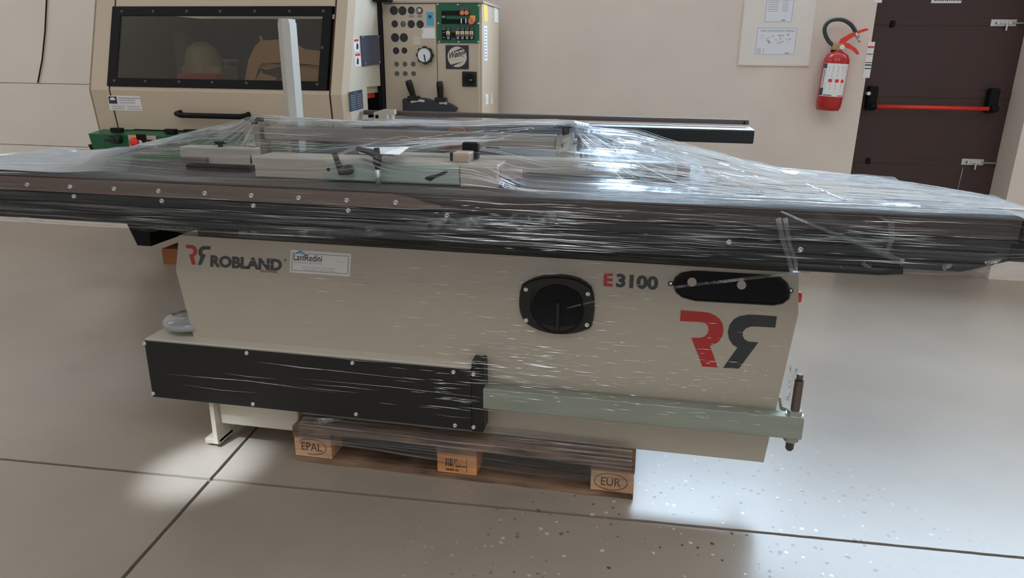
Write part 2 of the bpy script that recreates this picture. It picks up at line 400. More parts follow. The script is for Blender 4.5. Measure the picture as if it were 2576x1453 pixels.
for z0, z1 in ((0, .668), (.674, 1.168), (1.173, 2.1)):
    build('wall_panel', MB().box((XL+.05, WY-.022, z0), (-2.9, WY, z1), .002), PANELW, wall_back)
struct(build('wall_left', MB().box((XL-.2, YF, 0), (XL, WY+.3, ZC)), WALL), 'plain plaster side wall of the workshop', 'wall')
struct(build('wall_right', MB().box((XR, YF, 0), (XR+.2, WY+.3, ZC)), WALL), 'plain plaster wall past the door', 'wall')
struct(build('wall_front', MB().box((XL, YF-.2, 0), (XR, YF, 1.0)).box((XL, YF-.2, 3.6), (XR, YF, ZC)).box((XL, YF-.2, 1), (XL+1, YF, 3.6)).box((XR-1, YF-.2, 1), (XR, YF, 3.6)), WALL), 'plaster wall with a long added window facing the machines', 'wall')
def window(name, x0, x1, z0, z1, y, n, strength, label, c=(.62, .81, 1, 1)):
    fr = MB(); t = .045
    fr.box((x0, y-.03, z0), (x1, y+.03, z0+t)).box((x0, y-.03, z1-t), (x1, y+.03, z1))
    for i in range(n+1):
        x = x0+(x1-x0-t)*i/n; fr.box((x, y-.03, z0+t), (x+t, y+.03, z1-t))
    o = struct(build(name, fr, BLACKM), label, 'window')
    pm = pane_mat(name+'_daylight', strength, c)
    for i in range(n):
        a = x0+(x1-x0-t)*i/n+t; b = x0+(x1-x0-t)*(i+1)/n
        build('pane', MB().box((a, y-.004, z0+t), (b, y+.004, z1-t)), pm, o)
    return o
window('window_1', *WIN_R, WY+.15, 3, SKY_BACK, 'high window left of the brown door')
window('window_7', *WIN_R2, WY+.15, 6, SKY_BACK, 'long high strip window above the brown door')
window('window_2', *WIN_L[:4], WY+.15, 1, SKY_LEFT, 'small high window left of the beige moulder')
window('window_3', XL+1, XR-1, 1.0, 3.6, YF-.1, 10, SKY_FRONT, 'long unseen window added opposite the machines to light them', (.94, .97, 1, 1))  # unseen window, added for soft light from the front
ceil = struct(build('ceiling', MB().box((XL, YF, ZC), (XR, WY+.3, ZC+.2)), CEIL), 'flat white workshop ceiling', 'ceiling')
roof_m = pane_mat('rooflight_daylight', SKY_ROOF, (.93, .97, 1, 1))
for k, (x0, x1, y0, y1) in enumerate(((-7.6, -6.0, .9, 4.4), (-1.9, -.3, -2.2, .7), (1.3, 2.9, -2.2, .7))):  # added, unseen rooflights that brighten the saw, film and left wall
    o = struct(build('window_%d' % (k+4), MB().box((x0-.06, y0-.06, ZC-.05), (x1+.06, y0, ZC)).box((x0-.06, y1, ZC-.05), (x1+.06, y1+.06, ZC)).box((x0-.06, y0, ZC-.05), (x0, y1, ZC)).box((x1, y0, ZC-.05), (x1+.06, y1, ZC)), STEEL),
               ('added rooflight over the far left floor', 'added rooflight over the panel saw', 'added rooflight over the floor beside the door')[k], 'rooflight')
    build('pane', MB().box((x0, y0, ZC-.03), (x1, y1, ZC-.02)), roof_m, o)

# ------------------------------------------------------------------ door
DY = WY+.25
door = build('door_1', MB().box((DX0-.03, DY, 0), (DX1+.03, DY+.05, DZ), .003), DOORM)
struct(door, 'dark brown metal emergency exit door with a red push bar', 'door')
for y in (46, 228, 398):
    z = at(2350, y, DY).z
    build('stiffening_rib', MB().box((DX0, DY-.004, z-.045), (DX1, DY, z), .0015), DOORM, door)
zb = at(2345, 270.5, DY-.1).z
bar = build('push_bar', MB().cyl((at(2205, 268, DY-.1).x, DY-.1, zb), (at(2487, 273, DY-.1).x, DY-.1, zb), .0135, n=16), REDP, door, 'red tubular push bar')
for x0, x1 in ((2182, 2206), (2487, 2512)):
    a, b = at(x0, 250, DY-.06).x, at(x1, 250, DY-.06).x
    m = MB().box((a, DY-.075, zb-.03), (b, DY, zb+.13), .012)
    m.cyl((a+.01, DY-.1, zb), (b-.01, DY-.1, zb), .02, n=14)
    build('push_bar_housing', m, BLACKM, door)
build('lock_cylinder', MB().cyl((at(2186, 235, DY-.08).x, DY-.08, at(2186, 235, DY-.08).z), (at(2186, 235, DY-.08).x, DY, at(2186, 235, DY-.08).z), .012), STEEL, door)
for (x, y) in ((2244, 60), (2183, 404)):
    p = at(x, y, DY)
    build('hook', MB().box((p.x-.012, DY-.03, p.z-.02), (p.x+.012, DY, p.z+.02), .004), BLACKM, door)
for (x0, x1, y, rod) in ((2495, 2560, 57, 1), (2421, 2477, 407, 0)):
    a, b = at(x0, y, DY-.02), at(x1, y, DY-.02); z = a.z
    b_ = build('slide_bolt', MB().box((a.x, DY-.008, z-.021), (b.x, DY, z+.021), .002), STEEL, door)
    build('bolt_rod', MB().cyl((a.x+.03, DY-.016, z-.002), (min(b.x+.07, DX1-.002), DY-.016, z-.002), .0065, n=10).box(((a.x+b.x)/2+.01, DY-.03, z-.05), ((a.x+b.x)/2+.02, DY-.012, z+.004), .002), STEEL, b_)
    for dx in (.03, .1): build('keeper', MB().box((a.x+dx, DY-.026, z-.014), (a.x+dx+.02, DY-.006, z+.012), .003), STEEL, b_)
p = at(2423, 420, DY-.02); build('pull_chain', MB().tube([p, V((p.x-.004, p.y, p.z-.1)), V((p.x-.008, p.y, p.z-.24))], .0018, 6), STEEL, door)
a, b = at(2342, 8, DY-.004), at(2418, 8, DY-.004)
sg = build('door_sign', MB().box((a.x, DY-.004, a.z), (b.x, DY, a.z+.14), .002), PAPER, door, 'white plastic sign on the door')
t = MB()
for k in range(13): t.box((a.x+.018+k*.0125, DY-.0046, a.z+.014), (a.x+.018+k*.0125+(.009, .006, .008)[k % 3], DY-.004, a.z+.03))
build('lettering', t, INK, sg)
# folded notice strips at the edge of the wall beside the door
root = thing('notice_strip', (1.372, WY, 1.4), 'narrow white safety notice strip stuck at the door edge beside the extinguisher', 'notice')
a, b = at(2192, 105, WY-.01), at(2178, 196, WY-.01)
zt, zb_ = a.z, b.z
build('strip', MB().box((DX0-.022, WY-.006, zb_), (DX0+.022, WY-.001, zt), .001), PAPER, root)
for f0, f1, m in ((.12, .17, REDP), (.33, .35, INK), (.56, .58, INK), (.62, .66, GREEN), (.72, .75, GREEN)):
    build('printed_band', MB().box((DX0-.018, WY-.0068, zt+(zb_-zt)*f1), (DX0+.02, WY-.006, zt+(zb_-zt)*f0)), m, root)
p = at(2214, 7, WY-.01)
tag(build('notice_tab', MB().box((DX0-.02, WY-.006, p.z), (DX0+.024, WY-.001, p.z+.1), .001), PAPER), 'small white tab at the top edge of the wall by the door', 'notice')

# ------------------------------------------------------------------ notice board
pl = PY(WY-.012)
a, b = at(1855, 164, WY-.012), at(2036, 167, WY-.012)
x0, x1, z0 = a.x, b.x, (a.z+b.z)/2; z1 = z0+.5
root = thing('notice_board', ((x0+x1)/2, WY, z0), 'pale framed notice board with two printed plans on the wall', 'notice board')
build('backing', MB().box((x0, WY-.012, z0), (x1, WY, z1), .003), mat('board_white', S(186, 180, 174, 1.9), .3), root)
fr = MB(); t_ = .008
for q in (((x0, z0), (x1, z0+t_)), ((x0, z1-t_), (x1, z1)), ((x0, z0+t_), (x0+t_, z1-t_)), ((x1-t_, z0+t_), (x1, z1-t_))): fr.box((q[0][0], WY-.017, q[0][1]), (q[1][0], WY-.011, q[1][1]))
build('frame', fr, WALL, root)
def sheet(c, lines, title=None):
    bl, br, tl = [at(*q, WY-.0135) for q in c]
    xa, xb, za, zt = (bl.x+tl.x)/2, br.x, bl.z, tl.z
    s = build('printed_sheet', MB().box((xa, WY-.0135, za), (xb, WY-.012, zt)), mat('sheet', S(196, 198, 204, 1.65), .6), root)
    m = MB(); k = .0022
    for q in (((xa+.006, za+.006), (xb-.006, za+.006+k)), ((xa+.006, zt-.006-k), (xb-.006, zt-.006)), ((xa+.006, za+.006), (xa+.006+k, zt-.006)), ((xb-.006-k, za+.006), (xb-.006, zt-.006))):
        m.box((q[0][0], WY-.0139, q[0][1]), (q[1][0], WY-.0135, q[1][1]))
    build('border', m, INKG, s)
    t = MB(); yy = WY-.014
    if title: add_text(t, title, (xa+.03, yy, zt-.032), (xb-.02, yy, zt-.032), (xa+.03, yy, zt-.018))
    for (u, v, w_, h) in lines: t.box((xa+u*(xb-xa), yy, za+v*(zt-za)), (xa+(u+w_)*(xb-xa), yy+.0004, za+(v+h)*(zt-za)))
    build('print', t, INKG, s)['kind'] = 'stuff'
random.seed(3)
ln = [(random.uniform(.1, .85), random.uniform(.42, .72), random.uniform(.01, .06), random.uniform(.006, .03)) for _ in range(34)]
ln += [(.06+.0*i, .08+i*.03, .1, .008) for i in range(6)] + [(.2, .08+i*.03, .04, .008) for i in range(6)] + [(.75, .07, .1, .03)]
sheet(((1897, 139), (2000, 137), (1903, 67)), ln, 'PIANO DI EVACUAZIONE GENERALE')
ln = [(.1, .3+i*.045, .35, .008) for i in range(9)] + [(.6, .3+i*.045, .2, .008) for i in range(7)] + [(.62, .06, .12, .03)]
sheet(((1922, 58), (1993, 58), (1929, -40)), ln)

# ------------------------------------------------------------------ fire extinguisher
EY = WY-.1
b0 = at(2086, 277, EY); t0 = at(2118, 130, EY)
ex = b0.x-.012; ez = b0.z; eh = t0.z-b0.z; R = .079
root = thing('fire_extinguisher', (ex, EY, ez), 'red powder fire extinguisher hanging on the wall left of the door', 'fire extinguisher')
build('cylinder', MB().lathe((ex, EY, ez), (0, 0, 1), [(0, .012), (R*.75, .01), (R*.86, 0), (R*.97, .02), (R, .05), (R, eh-.075), (R*.97, eh-.045), (R*.8, eh-.018), (R*.5, eh-.003), (R*.26, eh+.004), (R*.26, eh+.03), (0, eh+.03)], 36), REDX, root)
m = MB()
n = 20; lab0, lab1 = math.radians(-160), math.radians(-35)
z0, z1 = ez+eh*.245, ez+eh*.80
vs = []
for i in range(n+1):
    t = lab0+(lab1-lab0)*i/n
    for z in (z0, z1): vs.append((ex+(R+.0012)*math.cos(t), EY+(R+.0012)*math.sin(t), z))
m.add(vs, [(2*i, 2*i+2, 2*i+3, 2*i+1) for i in range(n)], True)
lb = build('label', m, PAPER, root, 'white printed instruction label')
def on_label(u, v): t = lab0+(lab1-lab0)*u; return V((ex+(R+.0018)*math.cos(t), EY+(R+.0018)*math.sin(t), z0+(z1-z0)*v))
def label_patch(u0, u1, v0, v1, mt, nm='printed_mark'):
    k = 4; vs = []
    for i in range(k+1):
        vs += [on_label(u0+(u1-u0)*i/k, v0), on_label(u0+(u1-u0)*i/k, v1)]
    build(nm, MB().add(vs, [(2*i, 2*i+2, 2*i+3, 2*i+1) for i in range(k)]), mt, lb)
label_patch(.0, .16, .84, .99, NAVY2, 'blue_band'); label_patch(.0, .16, .02, .25, NAVY2, 'blue_band')
uv, fs = text_mb('POWDER', .01)
build('lettering', MB().add([on_label(.03+.11*(1-v), .28+.54*u) for u, v in uv], fs), INK, lb)
for u in (.3, .53, .74): label_patch(u, u+.13, .43, .53, REDP, 'pictogram')
label_patch(.2, .96, .2, .42, mat('label_grey', S(184, 184, 186, 1.6), .6), 'text_block'); label_patch(.2, .96, .57, .72, MATS['label_grey'], 'text_block')
for v in (.76, .80, .84, .88, .92): label_patch(.24, .9, v, v+.012, INKG, 'text_line')
label_patch(.2, .5, .02, .05, GREEN, 'green_band'); label_patch(.7, .98, .02, .045, REDP, 'red_band')
vz = ez+eh+.028
build('valve', MB().box((ex-.045, EY-.016, vz-.02), (ex+.022, EY+.016, vz+.022), .005).cyl((ex+.0, EY, vz-.03), (ex+.0, EY, vz), .022), BRASS, root)
build('pressure_gauge', MB().cyl((ex+.012, EY-.03, vz), (ex+.012, EY-.014, vz), .014), DIAL, root)
h1 = [(ex-.01, vz+.018), (ex+.0, vz+.05), (ex+.05, vz+.085), (ex+.13, vz+.118), (ex+.15, vz+.118), (ex+.15, vz+.108), (ex+.1, vz+.088), (ex+.045, vz+.045), (ex+.02, vz+.018)]
build('lever', MB().prism([(x, EY-.011, z) for x, z in h1], (0, .022, 0)), REDP, root)
h2 = [(ex-.0, vz+.012), (ex+.01, vz+.032), (ex+.05, vz+.026), (ex+.1, vz-.002), (ex+.125, vz-.03), (ex+.118, vz-.04), (ex+.08, vz-.012), (ex+.03, vz+.004)]
build('carry_handle', MB().prism([(x, EY-.012, z) for x, z in h2], (0, .024, 0)), REDP, root)
hp = [at(x, y, EY) for x, y in ((2103, 117), (2088, 108), (2077, 92), (2073, 76), (2077, 63), (2088, 53), (2105, 49), (2122, 51), (2138, 60), (2148, 72), (2153, 82))]
hp = [q_-V((.02, 0, 0)) for q_ in hp]
sm = []
for i in range(len(hp)-1):
    for k in range(4):
        p0, p1, p2, p3 = hp[max(i-1, 0)], hp[i], hp[i+1], hp[min(i+2, len(hp)-1)]; t = k/4
        sm.append(.5*((2*p1)+(p2-p0)*t+(2*p0-5*p1+4*p2-p3)*t*t+(3*p1-p0-3*p2+p3)*t**3))
sm.append(hp[-1])
build('hose', MB().tube(sm, .0125, 12), HOSE, root)
d = (hp[-1]-hp[-2]).normalized()
build('nozzle', MB().cyl(hp[-1]-d*.005, hp[-1]+d*.03, .0125, .011).cyl(hp[-1]+d*.03, hp[-1]+d*.06, .008, .007), STEEL, root)
root.rotation_euler = (0, .045, 0)
build('wall_bracket', MB().box((ex-.02, EY+.02, vz-.06), (ex+.02, WY, vz-.045)).box((ex-.025, WY-.008, vz-.12), (ex+.025, WY, vz+.02), .002), BLACKM, root)

# ------------------------------------------------------------------ ceiling spotlight added out of view to make the pool of light on the floor at the left
sp = thing('added_spotlight', (-2.3, -.9, ZC-.02), 'added unseen spotlight in the ceiling aimed at the floor by the pallet', 'added lamp')
build('housing', MB().cyl((-2.3, -.9, ZC-.12), (-2.3, -.9, ZC), .07), STEEL, sp)
ld_ = bpy.data.lights.new('added_beam', 'SPOT'); ld_.energy = 2600; ld_.color = (.72, .86, 1); ld_.spot_size = math.radians(5.0); ld_.spot_blend = 1; ld_.shadow_soft_size = .04
lo_ = bpy.data.objects.new('added_beam', ld_); col.objects.link(lo_); lo_.parent = sp; lo_.location = (0, 0, -.13)
lo_.rotation_euler = (V((-1.47, 1.97, 0))-V((-2.3, -.9, ZC-.15))).to_track_quat('-Z', 'Y').to_euler()
# ------------------------------------------------------------------ cable on the left wall
cy = WY-.03
tag(build('wall_cable', MB().tube([at(119, -60, cy), at(117, 0, cy), at(113, 80, cy), at(106, 150, cy), at(95, 208, cy)], .005, 8), BLACKM), 'thin black cable hanging down the panelled wall', 'cable')

# ================================================================== background moulder
HB = V((0, 3.9, 1.195)); HX0, HX1 = -3.335, -1.685
UPL = Plane(HB, V((0, -.52, .17)))                  # leaning upper face of the hood
LPL = Plane(HB, V((0, -.225, -.025)))               # lower face
def hy(z): return HB.y+(z-HB.z)*(.17/.52) if z >= HB.z else HB.y+(HB.z-z)*(.025/.225)
moul = thing('moulding_machine', (-2.5, 4.2, 0), 'beige and green woodworking moulder with a dark windowed hood against the wall', 'machine')
ZT, ZB = 2.02, .955
seamL, seamR = (at(276, 219, 3.9).x), (at(826, 225, 3.9).x)
def side(x, th):                                     # cheek plate of the hood, profile in Y-Z
    return [(x, 4.5, ZB), (x, hy(ZB)+th, ZB), (x, HB.y+th, HB.z), (x, hy(ZT)+th, ZT), (x, 4.5, ZT)]
def skin(x0, x1, z0, z1, off=0, th=.012):            # bent front sheet between two heights
    zs = [z0]+([HB.z] if z0 < HB.z < z1 else [])+[z1]
    f = [V((0, hy(z)-off, z)) for z in zs]; b = [q+V((0, th, 0)) for q in f]
    pr = f+b[::-1]
    return MB().prism([V((x0, q.y, q.z)) for q in pr], (x1-x0, 0, 0))
build('hood_cheek', skin(HX0, seamL-.012, ZB, ZT).prism(side(HX0, .0), (.012, 0, 0)), MBEIGE, moul)
m = skin(seamR+.012, HX1-.03, ZB, ZT)
build('hood_cheek', m, MBEIGE, moul)
# chamfer and the grey right-hand end of the hood
m = MB(); zs = (ZB, HB.z, ZT)
for z0, z1 in ((ZB, HB.z), (HB.z, ZT)):
    m.add([(HX1-.03, hy(z0), z0), (HX1, hy(z0)+.04, z0), (HX1, hy(z1)+.04, z1), (HX1-.03, hy(z1), z1)], [(0, 1, 2, 3)])
build('hood_chamfer', m, MBEIGE, moul)
SX = Plane((HX1, 0, 0), (1, 0, 0))
op0, op1 = SX.at(924, 220), SX.at(964, 304)         # dark outfeed opening in the end plate
oy0, oy1, oz1 = SX.at(925, 260).y, SX.at(961, 250).y, SX.at(940, 217).z
m = MB(); x = HX1
prof = [(4.5, ZB), (4.5, ZT), (hy(ZT)+.04, ZT), (HB.y+.04, HB.z), (hy(ZB)+.04, ZB), (oy0, ZB), (oy0, oz1), (oy1, oz1), (oy1, ZB)]
m.prism([(x, a, b) for a, b in prof], (-.012, 0, 0))
end = build('end_plate', m, MBEIGE2, moul)
build('outfeed_tunnel', MB().box((x-.25, oy0, ZB), (x-.24, oy1, oz1)), BLACKM, moul)
zr0, zr1 = SX.at(940, 247).z, SX.at(940, 236).z
build('chip_flap', MB().box((x-.03, oy0, zr1+.004), (x-.022, oy1, oz1)), MBEIGE, moul)
build('red_guard', MB().box((x-.045, oy0, zr0), (x-.035, oy1-.03, zr1)), REDP, moul, 'red guard strip in the outfeed opening')
def on_end(px, py, off=0.0): return SX.at(px, py, off)
def end_plate(name, c, th, mt, lab=None):
    return build(name, MB().prism([on_end(*q) for q in c], (th, 0, 0)), mt, moul, lab)
bp_ = end_plate('cover_plate', ((905, 90), (951, 88), (955, 161), (910, 167)), .008, NAVY, 'dark blue cover plate')
for q in ((909, 93), (949, 92), (916, 160), (951, 156)):
    c = on_end(*q, .008); build('screw', MB().cyl(c, c+V((.004, 0, 0)), .006, n=10), STEEL, bp_)
for k, (q, r_, fgr) in enumerate((((889, 98, 902, 131), (890, 105.5), (898, 107, 124)), ((892, 134, 906, 167), (893, 140), (899, 144, 162)))):
    x0, y0, x1, y1 = q
    st = end_plate('danger_sticker', ((x0, y0), (x1, y0-1), (x1+2, y1-1), (x0+2, y1)), .002, PAPER, 'white and red danger sticker')
    hd = MB().prism([on_end(*p, .002) for p in ((x0+1, y0+1), (x1-1, y0), (x1-1, y0+6), (x0+1, y0+7))], (.0006, 0, 0)); build('danger_band', hd, REDP, st)
    c, ya, yb = fgr; pic = MB().prism([on_end(*p, .002) for p in ((c, ya), (c+2.5, ya+6), (c+2.5, yb-2), (c+1, yb), (c-2, yb), (c-2.5, yb-5), (c-2, ya+5))], (.0006, 0, 0)); build('pictogram', pic, INK, st)
np_ = end_plate('name_plate', ((877, 232), (910, 225), (913, 272), (881, 281)), .003, NAVY2, 'dark printed rating plate')
m = MB()
for r in range(8):
    for c0, c1 in ((.08, .48), (.55, .92)):
        if r == 0: c0, c1 = (.38, .6) if c0 < .3 else (.61, .62)
        f = lambda u, v: on_end(877+33*u+(4*v), 232-7*u+(49-2*u)*v, .0032)
        v0 = .06+r*.115; m.poly([f(c0, v0), f(c1, v0), f(c1, v0+.06), f(c0, v0+.06)])
build('printed_fields', m, mat('plate_grey', S(104, 110, 120, 1.5), .5), np_)
c0, c1 = SX.at(959, 112), SX.at(964, 165)
build('slot', MB().prism([SX.at(*q, .001) for q in ((956.5, 70), (958, 70), (964, 166), (962, 166))], (.0008, 0, 0)), mat('rust', S(88, 66, 48, 1.5), .8), moul)
# rear gasket between hood and control cabinet
build('gasket', MB().box((HX1-.02, 4.44, ZB), (HX1+.012, 4.497, 1.75), .004), BLACKM, moul)
build('top_bracket', MB().box((HX1-.05, 4.36, 1.72), (HX1+.1, 4.46, 1.80), .01), BLACKM, moul)
# hatch
hatch = build('hatch', skin(seamL, seamR, ZB+.012, at(550, 221, 3.9).z-.004, 0, .012), MBEIGE, moul, 'lower beige hatch skin')
u0, u1 = UPL.at(550, 19), UPL.at(550, 222)
fx0 = (UPL.at(287, 17).x+UPL.at(269, 219).x)/2; fx1 = (UPL.at(837, 16).x+UPL.at(822, 226).x)/2
gx0 = (UPL.at(306, 41).x+UPL.at(294, 198).x)/2; gx1 = (UPL.at(813, 39).x+UPL.at(802, 204).x)/2
fz0, fz1 = (UPL.at(269, 218).z+UPL.at(822, 226).z)/2, UPL.at(550, 17).z
gz0, gz1 = UPL.at(550, 201).z, UPL.at(550, 40).z
build('hatch_top', skin(seamL, seamR, fz1+.002, ZT), MBEIGE, moul)
def upt(x, z, off): return V((x, hy(z), z))+UPL.n*off
m = MB()
for (xa, xb, za, zb2) in ((fx0, fx1, fz0, gz0), (fx0, fx1, gz1, fz1), (fx0, gx0, gz0, gz1), (gx1, fx1, gz0, gz1)):
    m.prism([upt(xa, za, -.006), upt(xb, za, -.006), upt(xb, zb2, -.006), upt(xa, zb2, -.006)], UPL.n*.014)
wf = build('window_frame', m, BLACKM, moul, 'black rubber window frame')
build('hatch_pane', MB().prism([upt(gx0, gz0, 0), upt(gx1, gz0, 0), upt(gx1, gz1, 0), upt(gx0, gz1, 0)], UPL.n*.004), glass_mat('smoked_pane', (.8, .79, .75, 1), .06), moul, 'smoked acrylic pane')
for zz, xs in ((fz1-.028, (309, 388, 472, 556, 643, 730, 815)), (fz0+.03, (290, 368, 453, 536, 622, 800))):
    for xp in xs:
        p = UPL.at(xp, 28 if zz > 1.4 else 209)
        place('screw', SCREW_D, V((p.x, hy(zz), zz))+UPL.n*.008, wf)
p = UPL.at(812, 121); place('screw', SCREW_D, p+UPL.n*.008, wf)
# seams
build('seam_strip', skin(seamL-.012, seamL, ZB, ZT, -.004, .01), mat('seam_brown', S(72, 54, 38, 1.4), .7), moul)
build('seam_strip', skin(seamR, seamR+.012, ZB, ZT, -.004, .01), MATS['seam_brown'], moul)
# handle and sticker on the lower skin
ha, hb = LPL.at(455, 285, .035), LPL.at(626, 292, .035); hz = (ha.z+hb.z)/2
hp_ = [V((ha.x, hy(hz+.012), hz+.012)), V((ha.x-.004, ha.y, hz+.006)), V((ha.x+.03, ha.y-.012, hz)), V((hb.x-.03, hb.y-.012, hz)), V((hb.x+.004, hb.y, hz+.006)), V((hb.x, hy(hz+.012), hz+.012))]
build('hatch_handle', MB().tube(hp_, .0155, 12), BLACKM, moul, 'long black grip handle')
c = [LPL.at(*q, .001) for q in ((271, 240), (352, 242), (359, 279), (277, 277))]
sk = build('dealer_sticker', MB().prism(c, LPL.n*.001), PAPER, moul, 'white dealer sticker with blue emblem')
def stq(u, v, off=.0022): q = c[3]+(c[2]-c[3])*u+(c[0]-c[3])*v; return q+LPL.n*off
build('emblem', MB().poly([stq(.02, .46), stq(.27, .46), stq(.27, .95), stq(.02, .95)]), NAVY2, sk)
build('saw_disc', MB().poly([stq(.145+.085*math.cos(t), .7+.2*math.sin(t), .003) for t in [math.pi*i/12 for i in range(13)]]), PAPER, sk)
m = MB()
for (u, v, w_, h) in ((.31, .82, .66, .05), (.33, .68, .5, .04), (.33, .52, .5, .04), (.06, .37, .9, .012), (.08, .25, .4, .035), (.55, .26, .4, .035), (.08, .1, .4, .035), (.55, .1, .42, .035)):
    m.poly([stq(u, v), stq(u+w_, v), stq(u+w_, v+h), stq(u, v+h)])
build('sticker_print', m, INKG, sk)
# green base with its control plate
gz1_ = .962; gy = 3.80; gxl = at(222, 334, gy).x
gzf = at(400, 342, gy).z
prof = [(gxl, gzf), (gxl+.02, gzf-.115), (gxl+.085, gzf-.16), (HX1+.05, gzf-.16), (HX1+.05, gzf)]
m = MB().prism([(x_, gy, z_) for x_, z_ in prof], (0, .25, 0))
m.add([(gxl, gy, gzf), (HX1+.05, gy, gzf), (HX1+.05, 3.94, gz1_), (gxl+.0, 3.94, gz1_), (gxl, gy+.25, gzf), (HX1+.05, gy+.25, gzf)], [(0, 1, 2, 3), (0, 3, 4), (1, 5, 2), (3, 2, 5, 4)])
build('green_base', m, GREEN, moul, 'dark green enamel base casing')
for xp, yp in ((297, 327), (432, 330), (480, 331), (535, 332)):
    q = at(xp, yp, 3.87); 
    build('readout_window', MB().box((q.x-.035, 3.845, q.z-.012), (q.x+.035, 3.88, q.z+.014), .004), BLACKM, moul)
for xp, yp in ((289, 350), (425, 357)):
    q = at(xp, yp, gy-.03)
    build('adjusting_knob', MB().cyl((q.x, gy, q.z), (q.x, gy-.05, q.z), .03, .026).box((q.x-.05, gy-.06, q.z-.012), (q.x+.012, gy-.04, q.z+.01), .005), mat('knob_black_green', S(20, 40, 30, 1.4), .5), moul)
a, b = at(323, 340, gy), at(397, 368, gy); pa = at(328, 368, gy)
pz0, pz1 = pa.z, at(360, 340.5, gy).z
cpn = build('stop_plate', MB().box((a.x, gy-.006, pz0), (b.x, gy, pz1), .002), BODY2, moul, 'beige switch plate')
q = at(336, 358, gy-.04); build('emergency_button', MB().cyl((q.x, gy-.006, q.z), (q.x, gy-.02, q.z), .014).lathe((q.x, gy-.02, q.z), (0, -1, 0), [(.02, 0), (.028, .008), (.028, .02), (.02, .028), (0, .03)], 20), REDP, cpn, 'red emergency stop button')
q = at(342, 346, gy); build('amber_tag', MB().box((q.x-.02, gy-.012, q.z-.02), (q.x+.012, gy-.006, q.z+.014)), AMBER, cpn)
q = at(359, 352, gy); build('switch_block', MB().box((q.x-.03, gy-.016, q.z-.035), (q.x+.032, gy-.006, q.z+.035), .003), BLACKM, cpn)
q = at(352, 358, gy-.02); build('key_switch', MB().cyl((q.x, gy-.016, q.z), (q.x, gy-.024, q.z), .0135), DIAL, cpn)
q = at(381, 358, gy); build('rocker_switch', MB().box((q.x-.018, gy-.014, q.z-.02), (q.x+.02, gy-.006, q.z+.016), .003), BLACKM, cpn)
# foot, body behind and interior seen through the pane
fz_ = .135
q0, q1 = at(346, 617, 4.15), at(382, 619, 4.15)
f0 = onz(346, 617, fz_)
m = MB(); fx = f0.x; fy = f0.y
wd = onz(380, 619, fz_).x-fx
m.prism([(fx, fy, fz_), (fx+wd, fy, fz_), (fx+wd+.02, fy, .82), (fx-.26, fy, .82)], (0, .7, 0))
build('pedestal', m, BLACKM, moul)
build('machine_bed', MB().box((HX0+.05, 3.96, .42), (HX1+.0, 4.9, .8), .01), BLACKM, moul)
build('pedestal', MB().box((-2.05, 4.1, 0.0), (-1.75, 4.85, .42), .01), BLACKM, moul)
build('inner_back', MB().box((HX0+.02, 5.1, .9), (HX1-.02, 5.12, 1.66)), mat('inner_shade', S(66, 64, 57, 1.4), .8), moul)  # darkened colour stands for the shade inside the hood
build('shade_liner', MB().box((HX0+.013, 4.12, .97), (HX0+.022, 5.1, 1.66)), MATS['inner_shade'], moul)  # dark sheets put in so the cheeks look shaded inside
build('shade_liner', MB().box((HX1-.024, 4.14, 1.3), (HX1-.015, 4.5, 1.66)), MATS['inner_shade'], moul)
build('light_baffle', MB().box((HX0+.013, 4.12, 1.69), (HX1-.015, 5.1, 1.7)), MATS['inner_shade'], moul)  # unseen cover added to keep top light out of the hood
build('inner_bed', MB().box((HX0+.02, 4.0, 1.06), (HX1-.26, 4.88, 1.09)), IRON, moul)
q = at(512, 150, 4.3); zs_ = at(512, 104, 4.3).z-1.09; rs_ = .115
build('spindle_cover', MB().lathe((q.x, 4.3, 1.09), (0, 0, 1), [(rs_, 0), (rs_, zs_*.62), (rs_*.94, zs_*.78), (rs_*.76, zs_*.9), (rs_*.4, zs_*.98), (0, zs_)], 24), mat('inner_beige', S(146, 136, 120, 1.9), .6), moul)
qa, qb = at(449, 175, 4.18), at(548, 175, 4.18); build('spindle_base', MB().box((qa.x, 4.21, 1.09), (qb.x, 4.4, at(500, 166, 4.21).z), .006), MATS['inner_beige'], moul)
a, b = at(447, 185, 4.1), at(551, 195, 4.1)
build('red_shield', MB().box((a.x, 4.08, 1.09), (b.x, 4.2, a.z), .008), mat('dull_red', S(160, 52, 52, 1.9), .5), moul, 'red spindle shield')
q = at(452, 130, 4.5); build('inner_column', MB().box((q.x-.04, 4.5, 1.09), (q.x+.06, 4.6, q.z+.12), .006), mat('inner_light', S(120, 118, 110, 1.5), .6), moul)
q = at(575, 155, 4.35); build('inner_bracket', MB().box((q.x-.04, 4.33, q.z), (q.x+.07, 4.4, q.z+.015)).box((q.x-.02, 4.33, 1.09), (q.x-.005, 4.4, q.z)), MATS['inner_light'], moul)
build('bed_support', MB().box((HX0+.1, 4.1, .8), (HX1-.3, 4.85, 1.06), .01), BLACKM, moul)
